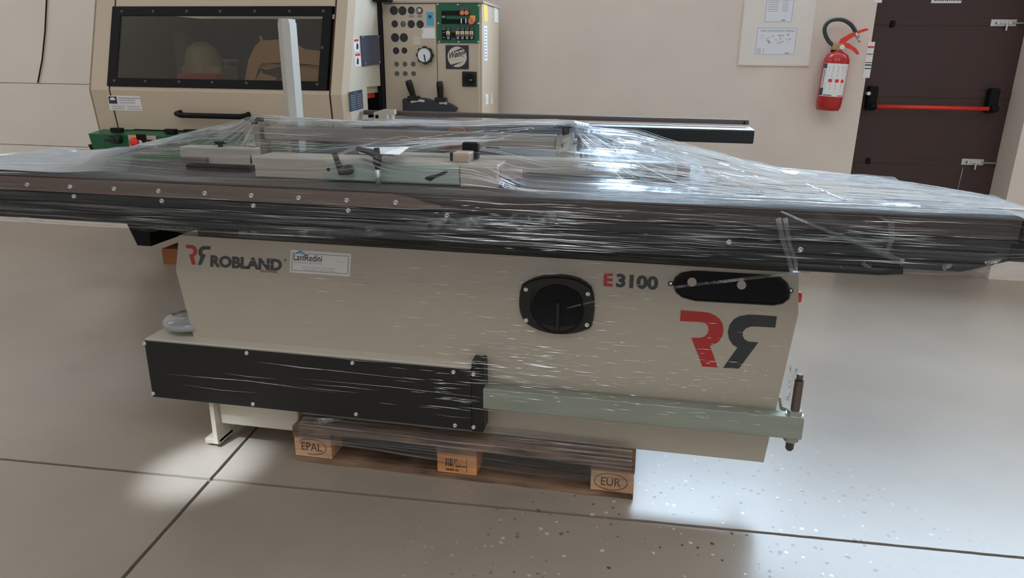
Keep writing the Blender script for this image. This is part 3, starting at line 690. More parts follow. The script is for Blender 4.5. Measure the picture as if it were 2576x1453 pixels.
# cardboard left inside the hood
root = thing('cardboard_wrapping', (-1.95, 4.15, 1.09), 'torn folded cardboard lying inside the moulder hood behind the window', 'cardboard')
cyl_ = 4.14
A = [(616, 202), (625, 150), (640, 118), (655, 102), (720, 98), (768, 124), (806, 128), (806, 165), (760, 160), (700, 158), (660, 158), (652, 166), (640, 202)]
build('front_flap', MB().prism([at(x_, y_, cyl_) for x_, y_ in A], (0, .012, 0)), CARD, root)
build('lower_flap', MB().prism([at(x_, y_, cyl_+.03) for x_, y_ in ((652, 156), (700, 162), (806, 166), (806, 205), (640, 205), (655, 180))], (0, .01, 0)), CARD, root)
build('tear_shade', MB().prism([at(x_, y_, cyl_-.001) for x_, y_ in ((654, 172), (672, 176), (704, 167), (708, 190), (694, 197), (662, 184))], (0, -.001, 0)), mat('tear_shadow', S(70, 50, 40, 1.2), .9), root)  # dark patch painted as the shade in the torn gap
build('tab', MB().prism([at(x_, y_, cyl_+.012) for x_, y_ in ((652, 90), (657, 90), (662, 103), (655, 103))], (0, .006, 0)), CARD, root)
build('fold', MB().prism([at(x_, y_, cyl_-.012) for x_, y_ in ((653, 182), (696, 196), (690, 203), (642, 203))], (0, .008, 0)), CARD, root)
build('base_flap', MB().box((at(618, 200, 4.14).x, 4.15, 1.091), (at(806, 200, 4.14).x, 4.4, 1.1)), CARD, root)
# wood block under the machine
a = onz(411, 662, 0); b = onz(446, 663, 0); ztop = at(408, 625, a.y).z
wb = build('timber_block', MB().box((a.x, a.y, 0), (a.x+.42, a.y+.45, max(.1, ztop)), .004), WOODO); tag(wb, 'orange timber block lying on the floor under the moulder', 'timber')

# ------------------------------------------------------------------ control cabinet
CYF = 4.5
cx0, cx1 = HX1+.012, at(1213, 150, CYF).x; ctop = at(1090, 8, CYF).z
cab = thing('control_cabinet', ((cx0+cx1)/2, CYF, 0), 'tall beige control cabinet with a green switch panel beside the moulder', 'cabinet')
build('cabinet_shell', MB().box((cx0, CYF, .1), (cx1+.001, 5.0, ctop), .006), MBEIGE, cab)
build('plinth', MB().box((cx0+.02, CYF+.03, 0), (cx1-.02, 4.97, .1)), BLACKM, cab)
CF = PY(CYF)
seam = CF.at(1100, 100).x
edgeR = CF.at(1209, 100).x
ld = build('left_door', MB().box((cx0+.003, CYF-.014, .13), (seam-.003, CYF, ctop-.006), .002), MBEIGE, cab)
rd = build('right_door', MB().box((seam+.003, CYF-.014, .13), (edgeR-.006, CYF, ctop-.006), .002), MBEIGE, cab)
yd = CYF-.014; CP = PY(yd)
build('cabinet_lid', MB().box((cx0-.0, CYF-.02, ctop), (cx1+.012, 5.0, ctop+.012), .002), BODY2, cab)
def disc(px, py, rpx, mt, par, name='port', th=.003, y=None, n=22):
    y = yd if y is None else y
    q = PY(y).at(px, py); r_ = (PY(y).at(px+rpx, py)-q).length
    return build(name, MB().cyl((q.x, y, q.z), (q.x, y-th, q.z), r_, n=n), mt, par)
for (px, py, r_, k) in ((991, 26.5, 9, 0), (1012.5, 27, 9, 0), (1034.5, 26, 7.5, 0), (993, 60, 7, 0), (1014.5, 60.5, 7, 1), (1034.5, 60.5, 8, 0), (1057, 61, 8, 0),
                        (994, 94.5, 9, 0), (1016, 94.5, 9, 0), (996.5, 127.5, 6.8, 0), (1017.5, 127, 6, 0),
                        (998, 161, 6, 1), (1019, 161, 6, 1), (1040, 161, 6, 1), (999, 185, 6, 1), (1020, 185, 6, 1), (1041, 185, 6, 1)):
    rim = disc(px, py, r_+1, MBEIGE2 if k else BLACKM, ld, 'port_ring', .002)
    disc(px, py, r_, HOLE_M if k else HOLE_D, rim, 'port_plug', .0035)
gd = disc(1055.5, 26.5, 8, BLACK, ld, 'small_gauge', .008); disc(1055.5, 26.5, 6.2, INKG, gd, 'dial', .0095); disc(1056.5, 26, 2.6, DIAL, gd, 'pointer', .0105)
for px in (1035, 1056): 
    q = CP.at(px, 41); build('tag_plate', MB().box((q.x-.015, yd-.002, q.z-.007), (q.x+.015, yd, q.z+.007)), INKG, ld)
def plate(par, name, c, th, mt, y=None, lab=None, bev=.0):
    y = yd if y is None else y
    P_ = PY(y); a, b = P_.at(c[0], c[1]), P_.at(c[2], c[3])
    return build(name, MB().box((a.x, y-th, a.z), (b.x, y, b.z), bev), mt, par, lab)
bs = plate(ld, 'blue_card', (1073, 31, 1091, 64), .002, BLUEST, lab='blue inspection sticker'); disc(1082, 42, 3.8, NAVY2, bs, 'mark', .003)
wl = plate(ld, 'blank_label', (1061, 70, 1095, 97), .003, PAPER, lab='white blank label'); plate(wl, 'pen_mark', (1063, 74, 1064, 84), .0036, INK)
plate(ld, 'bare_label', (1039, 91, 1058, 113), .002, MBEIGE2)
# handwheel dial with lobes
q = CP.at(1072.5, 139); R_ = (CP.at(1093.5, 139)-q).length
pts = []
for i in range(64):
    t = 2*math.pi*i/64; rr = R_*(.93+.07*math.cos(8*t)); pts.append((q.x+rr*math.cos(t), yd-.012, q.z+rr*math.sin(t)))
hw = build('dial_knob', MB().prism(pts, (0, -.03, 0), True), BLACK, ld, 'lobed black hand knob with a dial')
build('dial_bezel', MB().lathe((q.x, yd-.042, q.z), (0, -1, 0), [(R_*.78, 0), (R_*.78, .006), (R_*.7, .008), (R_*.68, .004)], 32), STEEL, hw)
build('dial_face', MB().cyl((q.x, yd-.042, q.z), (q.x, yd-.046, q.z), R_*.69, n=32), DIAL, hw)
build('pointer', MB().prism([(q.x-.004, yd-.0475, q.z+.004), (q.x+.004, yd-.0475, q.z+.004), (q.x+.014, yd-.0475, q.z-.055), (q.x+.007, yd-.0475, q.z-.056)], (0, -.001, 0)), INK, hw)
build('spindle', MB().cyl((q.x, yd, q.z), (q.x, yd-.014, q.z), .02), BLACK, hw)
# green panel
gp = plate(rd, 'green_panel', (1098.5, 9, 1206, 109), .004, GREEN2, lab='dark green switch panel'); yg = yd-.004
for q_ in ((1101, 11), (1152, 11.5), (1204, 14), (1103, 58.5), (1203, 59), (1105, 105), (1154, 105.5), (1203, 105.5)):
    q = PY(yg).at(*q_); place('screw', SCREW_S, (q.x, yg, q.z), gp)
def gplate(name, c, th, mt, par=None): return plate(par or gp, name, c, th, mt, yg)
gplate('button_strip', (1111, 27, 1181, 39), .005, BLACKM); gplate('button_strip', (1111, 39, 1122.5, 48), .005, BLACKM); gplate('button_strip', (1111, 48, 1181, 60), .005, BLACKM)
gplate('tag', (1112, 40, 1121, 45), .006, INKG)
for x_ in (1127, 1136, 1145, 1154, 1163):
    gplate('button_joint', (x_, 28, x_+.6, 38.5), .0056, HOLE_D)
for x_ in (1159, 1170): gplate('lamp_tag', (x_, 18.5, x_+9.5, 27), .006, HOLE_M)
for x_ in (1163.5, 1175): disc(x_, 32.5, 5.3, ORANGE, gp, 'signal_lamp', .014, yg)
gplate('amber_plate', (1182.5, 39, 1196, 53), .004, AMBER)
disc(1187.5, 54, 7.3, mat('stop_orange', S(190, 96, 72, 1.7), .4), gp, 'stop_button', .03, yg)
for x_ in (1162, 1173.5):
    q = PY(yg).at(x_, 53); build('key', MB().box((q.x-.003, yg-.02, q.z-.014), (q.x+.005, yg-.005, q.z+.014), .002), STEEL, gp)
for x_ in (1112, 1123.5, 1147.5, 1159, 1170.5, 1182):
    u = gplate('switch_unit', (x_, 69, x_+11, 99.5), .006, BLACKM)
    plate(u, 'unit_tag', (x_+1, 69.5, x_+10, 76), .009, HOLE_M, yg)
    if x_ > 1115:
        plate(u, 'push_key', (x_+.5, 78, x_+9.5, 91), .014, mat('ivory', S(206, 178, 146, 1.7), .5) if 'ivory' not in MATS else MATS['ivory'], yg)
        plate(u, 'key_skirt', (x_+1, 86, x_+9, 91), .0145, HOLE_M, yg)
        plate(u, 'key_mark', (x_+4.2, 80, x_+5.4, 84), .0146, INK, yg)
        disc(x_+5.2, 95, 3, DIAL, u, 'off_button', .009, yg); disc(x_+5.2, 95, 1.7, INK, u, 'off_button_eye', .0095, yg)
    else:
        for yy in (81.5, 94.5): plate(u, 'arrow', (x_+3, yy-.6, x_+8, yy+.6), .0066, PAPER, yg)
gplate('link_bar', (1135, 82, 1147, 94), .005, BLACKM)
# emblem plate
em = plate(rd, 'emblem_plate', (1121, 113.5, 1179.5, 174), .003, mat('emblem_navy', S(34, 38, 46, 1.3), .4), lab='dark square plate with round script emblem'); ye = yd-.003
q = PY(ye).at(1150, 143); R_ = (PY(ye).at(1174, 143)-q).length
build('emblem_disc', MB().cyl((q.x, ye, q.z), (q.x, ye-.001, q.z), R_*1.0, n=40), MBEIGE2, em)
ye2 = ye-.0016
def E_(u, v): return V((q.x+u*R_, ye2, q.z+v*R_))
t = MB(); add_text(t, 'Weinig', E_(-.88, -.40), E_(.86, -.05), E_(-.82, .42), .022, .25)
t.poly([E_(-.42, .5), E_(.5, .86), E_(.62, .72), E_(-.1, .52)]); t.poly([E_(-.6, -.74), E_(.75, -.42), E_(.1, -.66), E_(-.5, -.9)])
build('script_lettering', t, INK, em)
sw = plate(rd, 'main_switch', (1163, 179.5, 1200, 218), .012, BLACK, lab='black rotary main switch', bev=.006)
disc(1181.5, 199, 13.5, BLACKM, sw, 'rotary_knob', .028); plate(sw, 'knob_mark', (1184, 200, 1190, 201.5), .0285, PAPER)
# lever box
LB = [(1020, 249), (1024, 246), (1055, 245), (1075, 246), (1100, 254), (1125, 256), (1142, 263), (1153, 271), (1146, 285), (1021, 284)]
lv = build('lever_box', MB().prism([PY(yd-.0).at(*q) for q in LB], (0, -.06, 0)), mat('lever_slate', S(48, 48, 56, 1.3), .45), cab, 'dark moulded lever console')
for (x0, y0, x1, y1, sx) in ((1027, 203, 1041, 246, 0), (1106, 206, 1109, 250, 0)):
    a, b = PY(yd-.075).at(x0, y0), PY(yd-.045).at(x1, y1)
    d = (a-b)
    build('lever', MB().tube([b-d*.1, b, b+d*.12, b+d*.5, b+d*.8, a, a+d*.005], [.02, .02, .017, .021, .022, .0195, .01], 14), BLACK, lv)
    build('lever_collar', MB().box((b.x-.035, yd-.07, b.z-.015), (b.x+.035, yd-.015, b.z+.012), .004), BLACK, lv)
for c in (((1033, 250), (1052, 249.5), (1068, 251), (1068, 257), (1052, 255.5), (1034, 259)), ((1104, 255), (1115, 254), (1125, 257), (1124, 263.5), (1115, 261), (1106, 262))):
    build('scale_plate', MB().prism([PY(yd-.06).at(*q_) for q_ in c], (0, -.002, 0)), mat('scale_white', S(178, 178, 176, 1.6), .6) if 'scale_white' not in MATS else MATS['scale_white'], lv)
# stickers on the cabinet's right side
SR = Plane((cx1+.0012, 0, 0), (1, 0, 0))
def side_st(name, c, mt, lab=None, par=None, off=0.0): return build(name, MB().prism([SR.at(*q, off) for q in c], (.0012, 0, 0)), mt, par or cab, lab)
side_st('yellow_label', ((1216, 6), (1226, 9), (1227, 55), (1217.5, 54)), YELST, 'faded yellow side label')
ws = side_st('white_strip_label', ((1217, 65), (1225, 65.5), (1226, 153), (1218, 152)), PAPER, 'long white printed strip')
for k in range(10): side_st('print_line', ((1218.4, 71+k*8), (1223.4, 71.4+k*8), (1223.4, 74+k*8), (1218.4, 73.4+k*8)), INKG, None, ws, .0014)
side_st('torn_label', ((1243, 13), (1252, 18), (1254, 57), (1244, 55)), PAPER, 'torn white paper label')
side_st('tape_scrap', ((1220, 228), (1222, 236), (1228, 237), (1228, 262), (1221, 262), (1223, 250)), PAPER); side_st('tape_scrap', ((1237, 226), (1239.5, 260), (1235, 261)), PAPER)

# ------------------------------------------------------------------ outfeed table and fence rail
oy = 3.95
of = thing('outfeed_table', (-.5, oy, 0), 'long black edged outfeed table with a fence rail beside the moulder', 'outfeed table')
xe = at(1897, 345, oy).x; zt_ = at(1897, 327, oy).z; zb_ = at(1895, 362, oy).z
build('front_beam', MB().box((HX1+.06, oy, zb_), (xe, oy+.06, zt_-.004), .006), mat('navy_black', S(22, 29, 33, 1.1), .4), of)
build('table_plate', MB().box((HX1+.06, oy, zt_-.004), (xe, oy+.2, zt_), .0015), mat('ground_steel', S(172, 176, 184, 1.5), .4, metal=.3), of)
ry = oy+.13; a = at(1885, 304, ry); zr1 = a.z; zr0 = max(at(1885, 314, ry).z, zt_)
build('fence_rail', MB().box((HX1+.02, ry, zr0), (a.x, ry+.05, zr1), .003), mat('rail_brown', S(76, 66, 60, 1.4), .4, metal=.4), of, 'dark worn steel fence rail')
p = at(1873, 306, ry); build('rail_bolt', MB().cyl((p.x, ry, p.z-.006), (p.x, ry-.003, p.z-.006), .007, n=10), BLACKM, of)
build('rail_top', MB().box((HX1+.02, ry+.004, zr1), (a.x-.002, ry+.06, zr1+.004)), IRON, of)
for xx in (-.9, -.25): build('stand_leg', MB().box((xx, oy+.03, 0), (xx+.06, oy+.15, zb_), .004), BLACKM, of)
# chip guide bracket at the hood opening
q0, q1 = at(942, 283, 4.0), at(966, 304, 4.0)
gb = build('guide_bracket', MB().prism([at(*q_, 4.0) for q_ in ((940, 282), (964, 275), (974, 276), (991, 276), (992, 288), (983, 290), (976, 300), (969, 303), (941, 302))], (0, .04, 0)), BODY2, of, 'beige guide bracket')
q = at(948, 293, 3.998); build('hole', MB().cyl((q.x, 4.0, q.z), (q.x, 3.998, q.z), .011), BLACKM, gb)
for px in (974, 987): q = at(px, 296, 3.99); build('guide_nut', MB().cyl((q.x, 4.0, q.z-.02), (q.x, 4.0, q.z+.016), .012, n=6, smooth=False), STEEL, gb)

# ================================================================== panel saw
saw = thing('panel_saw', (-.55, 2.5, 0), 'large beige sliding table panel saw wrapped in clear film in the foreground', 'machine')
ZTOP, ZBND, ZBOT = .80, .685, .146
BB, BT, BL = V((0, 2.11, ZBND)), V((0, 2.15, ZTOP)), V((0, 2.165, ZBOT))
UPP = Plane(BB, V((0, -(BT.z-BB.z), BT.y-BB.y)))
LOW = Plane(BB, V((0, -(BB.z-BL.z), -(BL.y-BB.y))))
X_L = {ZTOP: -1.577, ZBND: -1.578, ZBOT: -1.545}; X_R = {ZTOP: .468, ZBND: .474, ZBOT: .445}
m = MB(); YB = 2.205
rows = [(ZTOP, BT.y), (ZBND, BB.y), (ZBOT, BL.y)]
vs = []
for z, y in rows: vs += [(X_L[z], y, z), (X_R[z], y, z), (X_R[z], YB, z), (X_L[z], YB, z)]
fs = []
for r in range(2):
    k = r*4
    for i in range(4): fs.append((k+i, k+4+i, k+4+(i+1) % 4, k+(i+1) % 4))
fs += [(0, 1, 2, 3), (8, 11, 10, 9)]
m.add(vs, fs)
body = build('cabinet_body', m, BODY, saw, 'folded beige sheet metal cabinet')
build('body_core', MB().box((X_L[ZBOT]+.02, YB, ZBOT), (.0, 2.95, ZTOP), .004), BODY, saw)
build('side_plate', MB().box((.435, YB, .36), (.465, 2.6, ZTOP), .003), BODY, saw)
def flat(pl, pts, off, th, name, mt, par, lab=None): return build(name, MB().prism([pl.at(*q, off) for q in pts], pl.n*th), mt, par, lab)
# --- emblem: two mirrored open letters
EM_R = [(1490, 450), (1640, 462), (1715, 470), (1765, 490), (1805, 520), (1828, 560), (1836, 605), (1828, 655), (1800, 700), (1765, 725), (1725, 737), (1790, 912), (1665, 905), (1575, 672), (1640, 674), (1680, 664), (1705, 640), (1715, 608), (1708, 575), (1690, 555), (1660, 549), (1560, 542), (1483, 537)]
EM_S = [(2268, 500), (2255, 590), (2130, 583), (2060, 581), (2018, 595), (1994, 622), (1990, 655), (2006, 686), (2038, 704), (2118, 710), (1960, 922), (1832, 915), (1948, 752), (1910, 728), (1880, 682), (1870, 625), (1884, 568), (1920, 522), (1968, 497), (2040, 485), (2150, 490)]
big = [(1250+x/3.22, 640+y/3.22) for x, y in EM_R]; bigs = [(1250+x/3.22, 640+y/3.22) for x, y in EM_S]
flat(LOW, big, .0006, .0006, 'emblem_red', DECAL_R, body, 'large red emblem letter'); flat(LOW, bigs, .0006, .0006, 'emblem_slate', DECAL_D2, body, 'large dark grey mirrored emblem letter')
sr = [(420+x/4.293, 580+y/4.293) for x, y in ((210, 152), (275, 156), (305, 170), (325, 205), (325, 245), (308, 268), (290, 275), (312, 365), (272, 367), (238, 256), (262, 256), (282, 245), (288, 222), (280, 200), (262, 193), (208, 190))]
ss_ = [(420+x/4.293, 580+y/4.293) for x, y in ((470, 168), (467, 206), (405, 203), (384, 215), (381, 235), (390, 252), (420, 258), (372, 370), (334, 370), (364, 285), (343, 255), (341, 215), (358, 182), (392, 165))]
flat(UPP, sr, .0006, .0006, 'emblem_red', DECAL_R, body, 'small red emblem letter'); flat(UPP, ss_, .0006, .0006, 'emblem_slate', DECAL_D, body, 'small grey mirrored emblem letter')
t = MB(); add_text(t, 'ROBLAND', UPP.at(529, 671, .0012), UPP.at(709, 682, .0012), UPP.at(530, 641, .0012), .05); build('maker_lettering', t, DECAL_D, body, 'grey maker name lettering')
t = MB(); add_text(t, 'MADE IN BELGIUM', UPP.at(656, 684.5, .0012), UPP.at(697, 686.5, .0012), UPP.at(656, 679.5, .0012), .012); build('origin_lettering', t, mat('decal_brown', S(110, 62, 54, 1.5), .5), body)
q = UPP.at(718, 654, .0012); t = MB(); n = 20
ex1, ex2 = V((1, 0, 0)), UPP.n.cross(V((1, 0, 0)))*-1
t.ring([q+(ex1*math.cos(2*math.pi*i/n)+ex2*math.sin(2*math.pi*i/n))*.0047 for i in range(n)], [q+(ex1*math.cos(2*math.pi*i/n)+ex2*math.sin(2*math.pi*i/n))*.0036 for i in range(n)])
add_text(t, 'R', UPP.at(716.3, 656.3, .0012), UPP.at(719.6, 656.4, .0012), UPP.at(716.3, 651.6, .0012)); build('registered_mark', t, DECAL_D, body)
t = MB(); add_text(t, 'E', UPP.at(1518, 719.5, .0012), UPP.at(1541, 721, .0012), UPP.at(1519, 686, .0012), .045); build('model_letter', t, DECAL_R, body)
t = MB(); add_text(t, '3100', UPP.at(1549, 722, .0012), UPP.at(1655, 730, .0012), UPP.at(1551, 687.5, .0012), .045); build('model_number', t, DECAL_D2, body)
# --- dealer sticker
ds = [(732, 627.5), (884, 638), (880, 695), (728.5, 684.5)]
st = flat(UPP, ds, .0006, .0008, 'dealer_sticker', PAPER, body, 'white rectangular dealer sticker')
c = [UPP.at(*q_, .002) for q_ in ds]
def sq(u, v): return c[3]+(c[2]-c[3])*u+(c[0]-c[3])*v
m = MB(); k = .010; kk = .024
for a_, b_ in (((.03, .09), (.97, .09+kk)), ((.27, .88-kk), (.97, .88)), ((.03, .88-kk), (.09, .88)), ((.03, .09), (.03+k, .88)), ((.97-k, .09), (.97, .88))):
    m.poly([sq(a_[0], a_[1]), sq(b_[0], a_[1]), sq(b_[0], b_[1]), sq(a_[0], b_[1])])
build('sticker_border', m, INKG, st)
t = MB(); add_text(t, 'LanfRedini', sq(.06, .54), sq(.53, .54), sq(.06, .83), .006); build('dealer_lettering', t, INK, st)
t = MB(); add_text(t, 'LANFREDINI MACCHINE', sq(.06, .43), sq(.53, .43), sq(.06, .48)); build('dealer_subline', t, INKG, st)
t = MB(); add_text(t, 'Viale Porta Po, 89/A - 45100 ROVIGO', sq(.2, .25), sq(.77, .25), sq(.2, .30)); add_text(t, 'Tel. 0425 474571 - Fax 0425 475562', sq(.22, .15), sq(.75, .15), sq(.22, .20)); build('address_lines', t, INKG, st)
m = MB()
for u, v in ((.11, .86), (.15, .93), (.19, .86)): m.poly([sq(u-.03, v-.03), sq(u+.02, v-.02), sq(u+.06, v+.03), sq(u+.05, v+.05), sq(u-.01, v+.04)])
build('blue_swoosh', m, mat('swoosh_blue', S(56, 128, 190, 1.5), .5), st)
# --- round handwheel recess cover
OVL = [(205, 245), (250, 220), (300, 200), (370, 184), (450, 178), (530, 180), (600, 190), (660, 206), (715, 232), (765, 272), (782, 320), (790, 370), (790, 450), (780, 530), (766, 580), (750, 600), (700, 618), (640, 635), (580, 643), (530, 645), (460, 641), (400, 630), (340, 612), (290, 590), (250, 566), (215, 530), (192, 480), (180, 420), (180, 360), (187, 300)]
oc = PY(2.104)
P = [(1250+x/3.22, 640+y/3.22) for x, y in OVL]
pts = [oc.at(*q_) for q_ in P]
cen = sum(pts, V((0, 0, 0)))/len(pts)
m = MB(); m.prism(pts, (0, .03, 0))
inn = [cen+(q_-cen)*.97+V((0, -.006, 0)) for q_ in pts]; inn2 = [cen+(q_-cen)*.7+V((0, -.006, 0)) for q_ in pts]
m.ring(pts, inn); m.ring(inn, inn2)
cv = build('handwheel_cover', m, BLACK, saw, 'black rounded plastic cover with four screws')
R_ = min((q_-cen).length for q_ in pts)
dk = V((cen.x+.004, 2.098, cen.z-.006))
build('cover_disc', MB().lathe(dk, (0, -1, 0), [(R_*.9, -.002), (R_*.88, .004), (R_*.84, .004), (R_*.8, -.0), (0, -.001)], 40), BLACKM, cv)
build('cover_rib', MB().box((dk.x-.006, 2.09, dk.z-R_*.8), (dk.x+.006, 2.1, dk.z+R_*.25), .002), BLACK, cv)
for q_ in ((1323, 727.5), (1479, 738.5), (1323.5, 805), (1476.5, 816.5)):
    p = PY(2.098).at(*q_); place('screw', SCREW, (p.x, 2.0985, p.z), cv)
# --- long stadium shaped control recess
ST0, ST1 = [(1738, 682), (1760, 681.5), (1940, 692), (1962, 697), (1980, 712), (1988, 735), (1984, 752), (1968, 764), (1945, 768.5), (1748, 757), (1715, 748), (1700, 735), (1692, 715), (1698, 698), (1714, 686)], None
up = [UPP.at(*q_, .0005) for q_ in ST0]; cen = sum(up, V((0, 0, 0)))/len(up)
m = MB().prism(up, UPP.n*.008); tr_ = build('control_recess', m, BLACK, saw, 'long black oval control panel recess')
def shrink(k_, o): return [cen+V(((q_.x-cen.x)*(1-(1-k_)*.35), (q_.y-cen.y)*k_, (q_.z-cen.z)*k_))+UPP.n*o for q_ in up]
build('recess_rim', MB().ring(shrink(1, .0085), shrink(.93, .012)).ring(shrink(.93, .012), shrink(.86, .0086)), BLACK, tr_)
build('recess_floor', MB().poly(shrink(.86, .0087)), BLACKM, tr_)
for q_, r_ in (((1740, 709.5), 11.5), ((1864, 717), 11.5)):
    p = UPP.at(*q_, .009); rr = (UPP.at(q_[0]+r_, q_[1], .009)-p).length
    build('blank_plug', MB().cyl(p, p+UPP.n*.004, rr, n=24), BODY2, tr_, 'beige blanking plug')
for q_ in ((1687, 713), (1988, 731)):
    p = UPP.at(*q_, .0005); tb = build('fixing_tab', MB().cyl(p, p+UPP.n*.006, .0075, n=14), BLACK, tr_)
    build('screw', MB().cyl(p+UPP.n*.006, p+UPP.n*.009, .004, n=10), STEEL, tb)
# --- black motor box cover at the lower left
BY = 2.08
bx0 = (at(360, 852, BY).x+at(385, 996, BY).x)/2; bx1 = at(1186, 1000, BY).x
bz0, bz1 = .2, .425
bxo = build('guide_box_housing', MB().box((bx0+.004, BY+.006, bz0+.006), (bx1-.004, 2.19, bz1), .004), BODY, saw)
fc = build('guide_box_cover', MB().box((bx0, BY, bz0), (bx1, BY+.006, bz1-.004), .002), BLACK, saw, 'long black cover plate with screws')
build('guide_box_lid', MB().box((bx0+.002, BY+.004, bz1), (bx1, 2.19, bz1+.004), .0015), RAILW, saw)  # pale finish stands for the white reflections on the box top
for q_ in ((364, 863), (386, 989), (621, 887), (887, 912), (637, 1015), (896, 1041), (1141, 935), (1145, 1069)):
    p = at(*q_, BY); place('screw', SCREW, (p.x, BY, p.z), fc)
ec = build('end_cap', MB().box((bx1, BY-.004, bz0-.004), (bx1+.042, 2.15, bz1+.03), .006), BLACK, saw, 'black plastic end cap')
for q_ in ((1185, 940), (1187, 1073)):
    p = at(*q_, BY-.004); place('screw', SCREW, (max(p.x, bx1+.008), BY-.004, p.z), ec)
# --- galvanised guide bar with threaded rod
gx1 = at(2022, 1070, 2.075).x
gbz1, gbz0 = .362, .288
gbr = build('guide_bar', MB().box((bx1+.04, 2.075, gbz0), (gx1, 2.118, gbz1), .003), GALV, saw, 'pale green galvanised guide bar')
rp = at(2000, 1030, 2.098)
rod = build('threaded_rod', MB().cyl((rp.x, 2.098, .245), (rp.x, 2.098, .475), .0125, n=16).cyl((rp.x, 2.098, .475), (rp.x, 2.098, .498), .0095, n=16).cyl((rp.x, 2.098, .245), (rp.x, 2.098, .238), .0125, .008, n=16), RODM, saw, 'dark threaded steel rod')
th_ = MB()
for i in range(30): th_.lathe((rp.x, 2.098, .365+i*.0038), (0, 0, 1), [(.0125, 0), (.0137, .0012), (.0125, .0024)], 14)
build('thread', th_, RODM, rod)['kind'] = 'stuff'
for z in (gbz1, gbz0-.016): build('hex_nut', MB().cyl((rp.x, 2.098, z), (rp.x, 2.098, z+.016), .0225, n=6, smooth=False), GALV, rod)
build('washer', MB().cyl((rp.x, 2.098, gbz1), (rp.x, 2.098, gbz1+.003), .026), STEEL, rod)
p = at(1962, 1018, 2.14); build('wing_clip', MB().prism([at(*q_, 2.14) for q_ in ((1958, 1000), (1964, 1000), (1968, 1022), (1978, 1026), (1980, 1038), (1972, 1040), (1962, 1028))], (0, .01, 0)), GALV, saw)
# --- left leg and foot
lx0, lx1 = at(552, 1040, 2.13).x, at(757, 1050, 2.13).x
lz0 = at(650, 1075, 2.13).z
build('leg_panel', MB().box((lx0, 2.13, max(.03, lz0)), (lx1-.01, 2.9, .2), .006), BODY, saw)
build('foot_fin', MB().box((lx0-.018, 2.10, .018), (lx0, 2.6, .2), .002), BODY, saw)
ft = build('levelling_foot', MB().box((lx0-.06, 2.11, .012), (lx0, 2.2, .032), .002), BODY2, saw)
build('bolt_hole', MB().cyl((lx0-.035, 2.16, .032), (lx0-.035, 2.16, .0325), .012), BLACKM, ft)
build('foot_pad', MB().cyl((lx0-.035, 2.16, 0), (lx0-.035, 2.16, .012), .02), BLACKM, ft)
# --- handwheel wrapped at the left
q = onz(462, 822, .455)
hwl = build('handwheel', MB().lathe((q.x, q.y+.05, .445), (0, 0, 1), [(0, .0), (.07, 0), (.095, .008), (.1, .022), (.09, .034), (.05, .042), (0, .044)], 28), mat('wrapped_wheel', S(150, 152, 156, 1.3), .15, coat=.6), saw, 'pale handwheel at the left end')
build('handwheel_hub', MB().cyl((q.x, q.y+.05, .36), (q.x, q.y+.05, .45), .03).box((q.x, q.y+.03, .36), (q.x+.2, q.y+.07, .40)), BODY, hwl)
# --- carriage beam, table and their support
FYB = 1.88; TX0, TX1 = -2.32, .905
cb = build('carriage_lower_profile', MB().prism([(TX0, FYB+.004, .90), (.79, FYB+.004, .90), (TX1-.01, FYB+.004, .935), (TX1, FYB+.004, .985), (TX0, FYB+.004, .985)], (0, .346, 0)), DARKM, saw, 'black anodised carriage profile')
for z in (.925, .955): build('profile_groove', MB().box((TX0, FYB+.0025, z-.003), (.86, FYB+.006, z+.003)), BLACKM, cb)
cu = build('carriage_upper_profile', MB().box((TX0, FYB+.002, .987), (TX1, 2.235, 1.034), .004), mat('dark_bronze', S(64, 55, 50, 1.4), .38, metal=.35), saw, 'dark carriage edge profile')
rag = [(TX0+.02, .989), (-.62, .989), (-.60, .994), (-.55, .997), (-.555, 1.006), (-.60, 1.012), (-.63, 1.022), (-.70, 1.031), (TX0+.02, 1.031)]
cu = build('protective_strip', MB().prism([(x_, FYB+.002, z_) for x_, z_ in rag], (0, -.002, 0)), BRONZE, saw, 'brown protective strip with a torn end')
for q_ in ((70, 464), (178, 470), (288, 473), (400, 481), (516, 485), (633, 491), (752, 496), (873, 502), (996, 508)):
    p = at(*q_, FYB); place('screw', SCREW, (p.x, FYB, 1.007), cu)
for q_ in ((184, 489), (405, 499), (636, 511), (875, 523), (1124, 535)):
    p = at(*q_, FYB); place('screw', SCREW, (p.x, FYB+.004, .977), cb)
for q_ in ((1834, 609), (2014, 628)):
    p = at(*q_, FYB); place('screw', SCREW, (p.x, FYB+.004, p.z), cb)
build('carriage_top', MB().box((TX0, FYB+.002, 1.034), (TX1, 2.233, 1.040), .0015), mat('carriage_grey', S(84, 78, 74, 1.4), .5, metal=.2), saw)
build('carriage_end_cap', MB().box((TX1, FYB-.002, .985), (TX1+.012, 2.235, 1.038), .003), BLACKM, saw)
build('push_handle', MB().cyl((TX1-.015, 1.9, .958), (TX1+.16, 1.9, .958), .027, n=20), BLACKM, saw, 'thick round black push handle')
build('lower_handle', MB().tube([(.18, 1.875, .893), (.6, 1.875, .893), (.652, 1.875, .898)], .012, 12), BLACK, saw)
tb = build('saw_table', MB().box((-1.3, 2.245, .995), (.2, 2.95, 1.04), .004), mat('table_iron', S(74, 74, 80, 1.3), .5, metal=.2), saw, 'dark cast iron saw table')
build('table_slot', MB().box((-.35, 2.36, 1.04), (.1, 2.375, 1.0403)), BLACKM, tb)
build('table_support', MB().box((-1.45, 2.17, ZTOP), (.455, 2.9, .896)).box((-1.3, 2.25, .896), (.2, 2.9, .995)), BLACKM, saw)
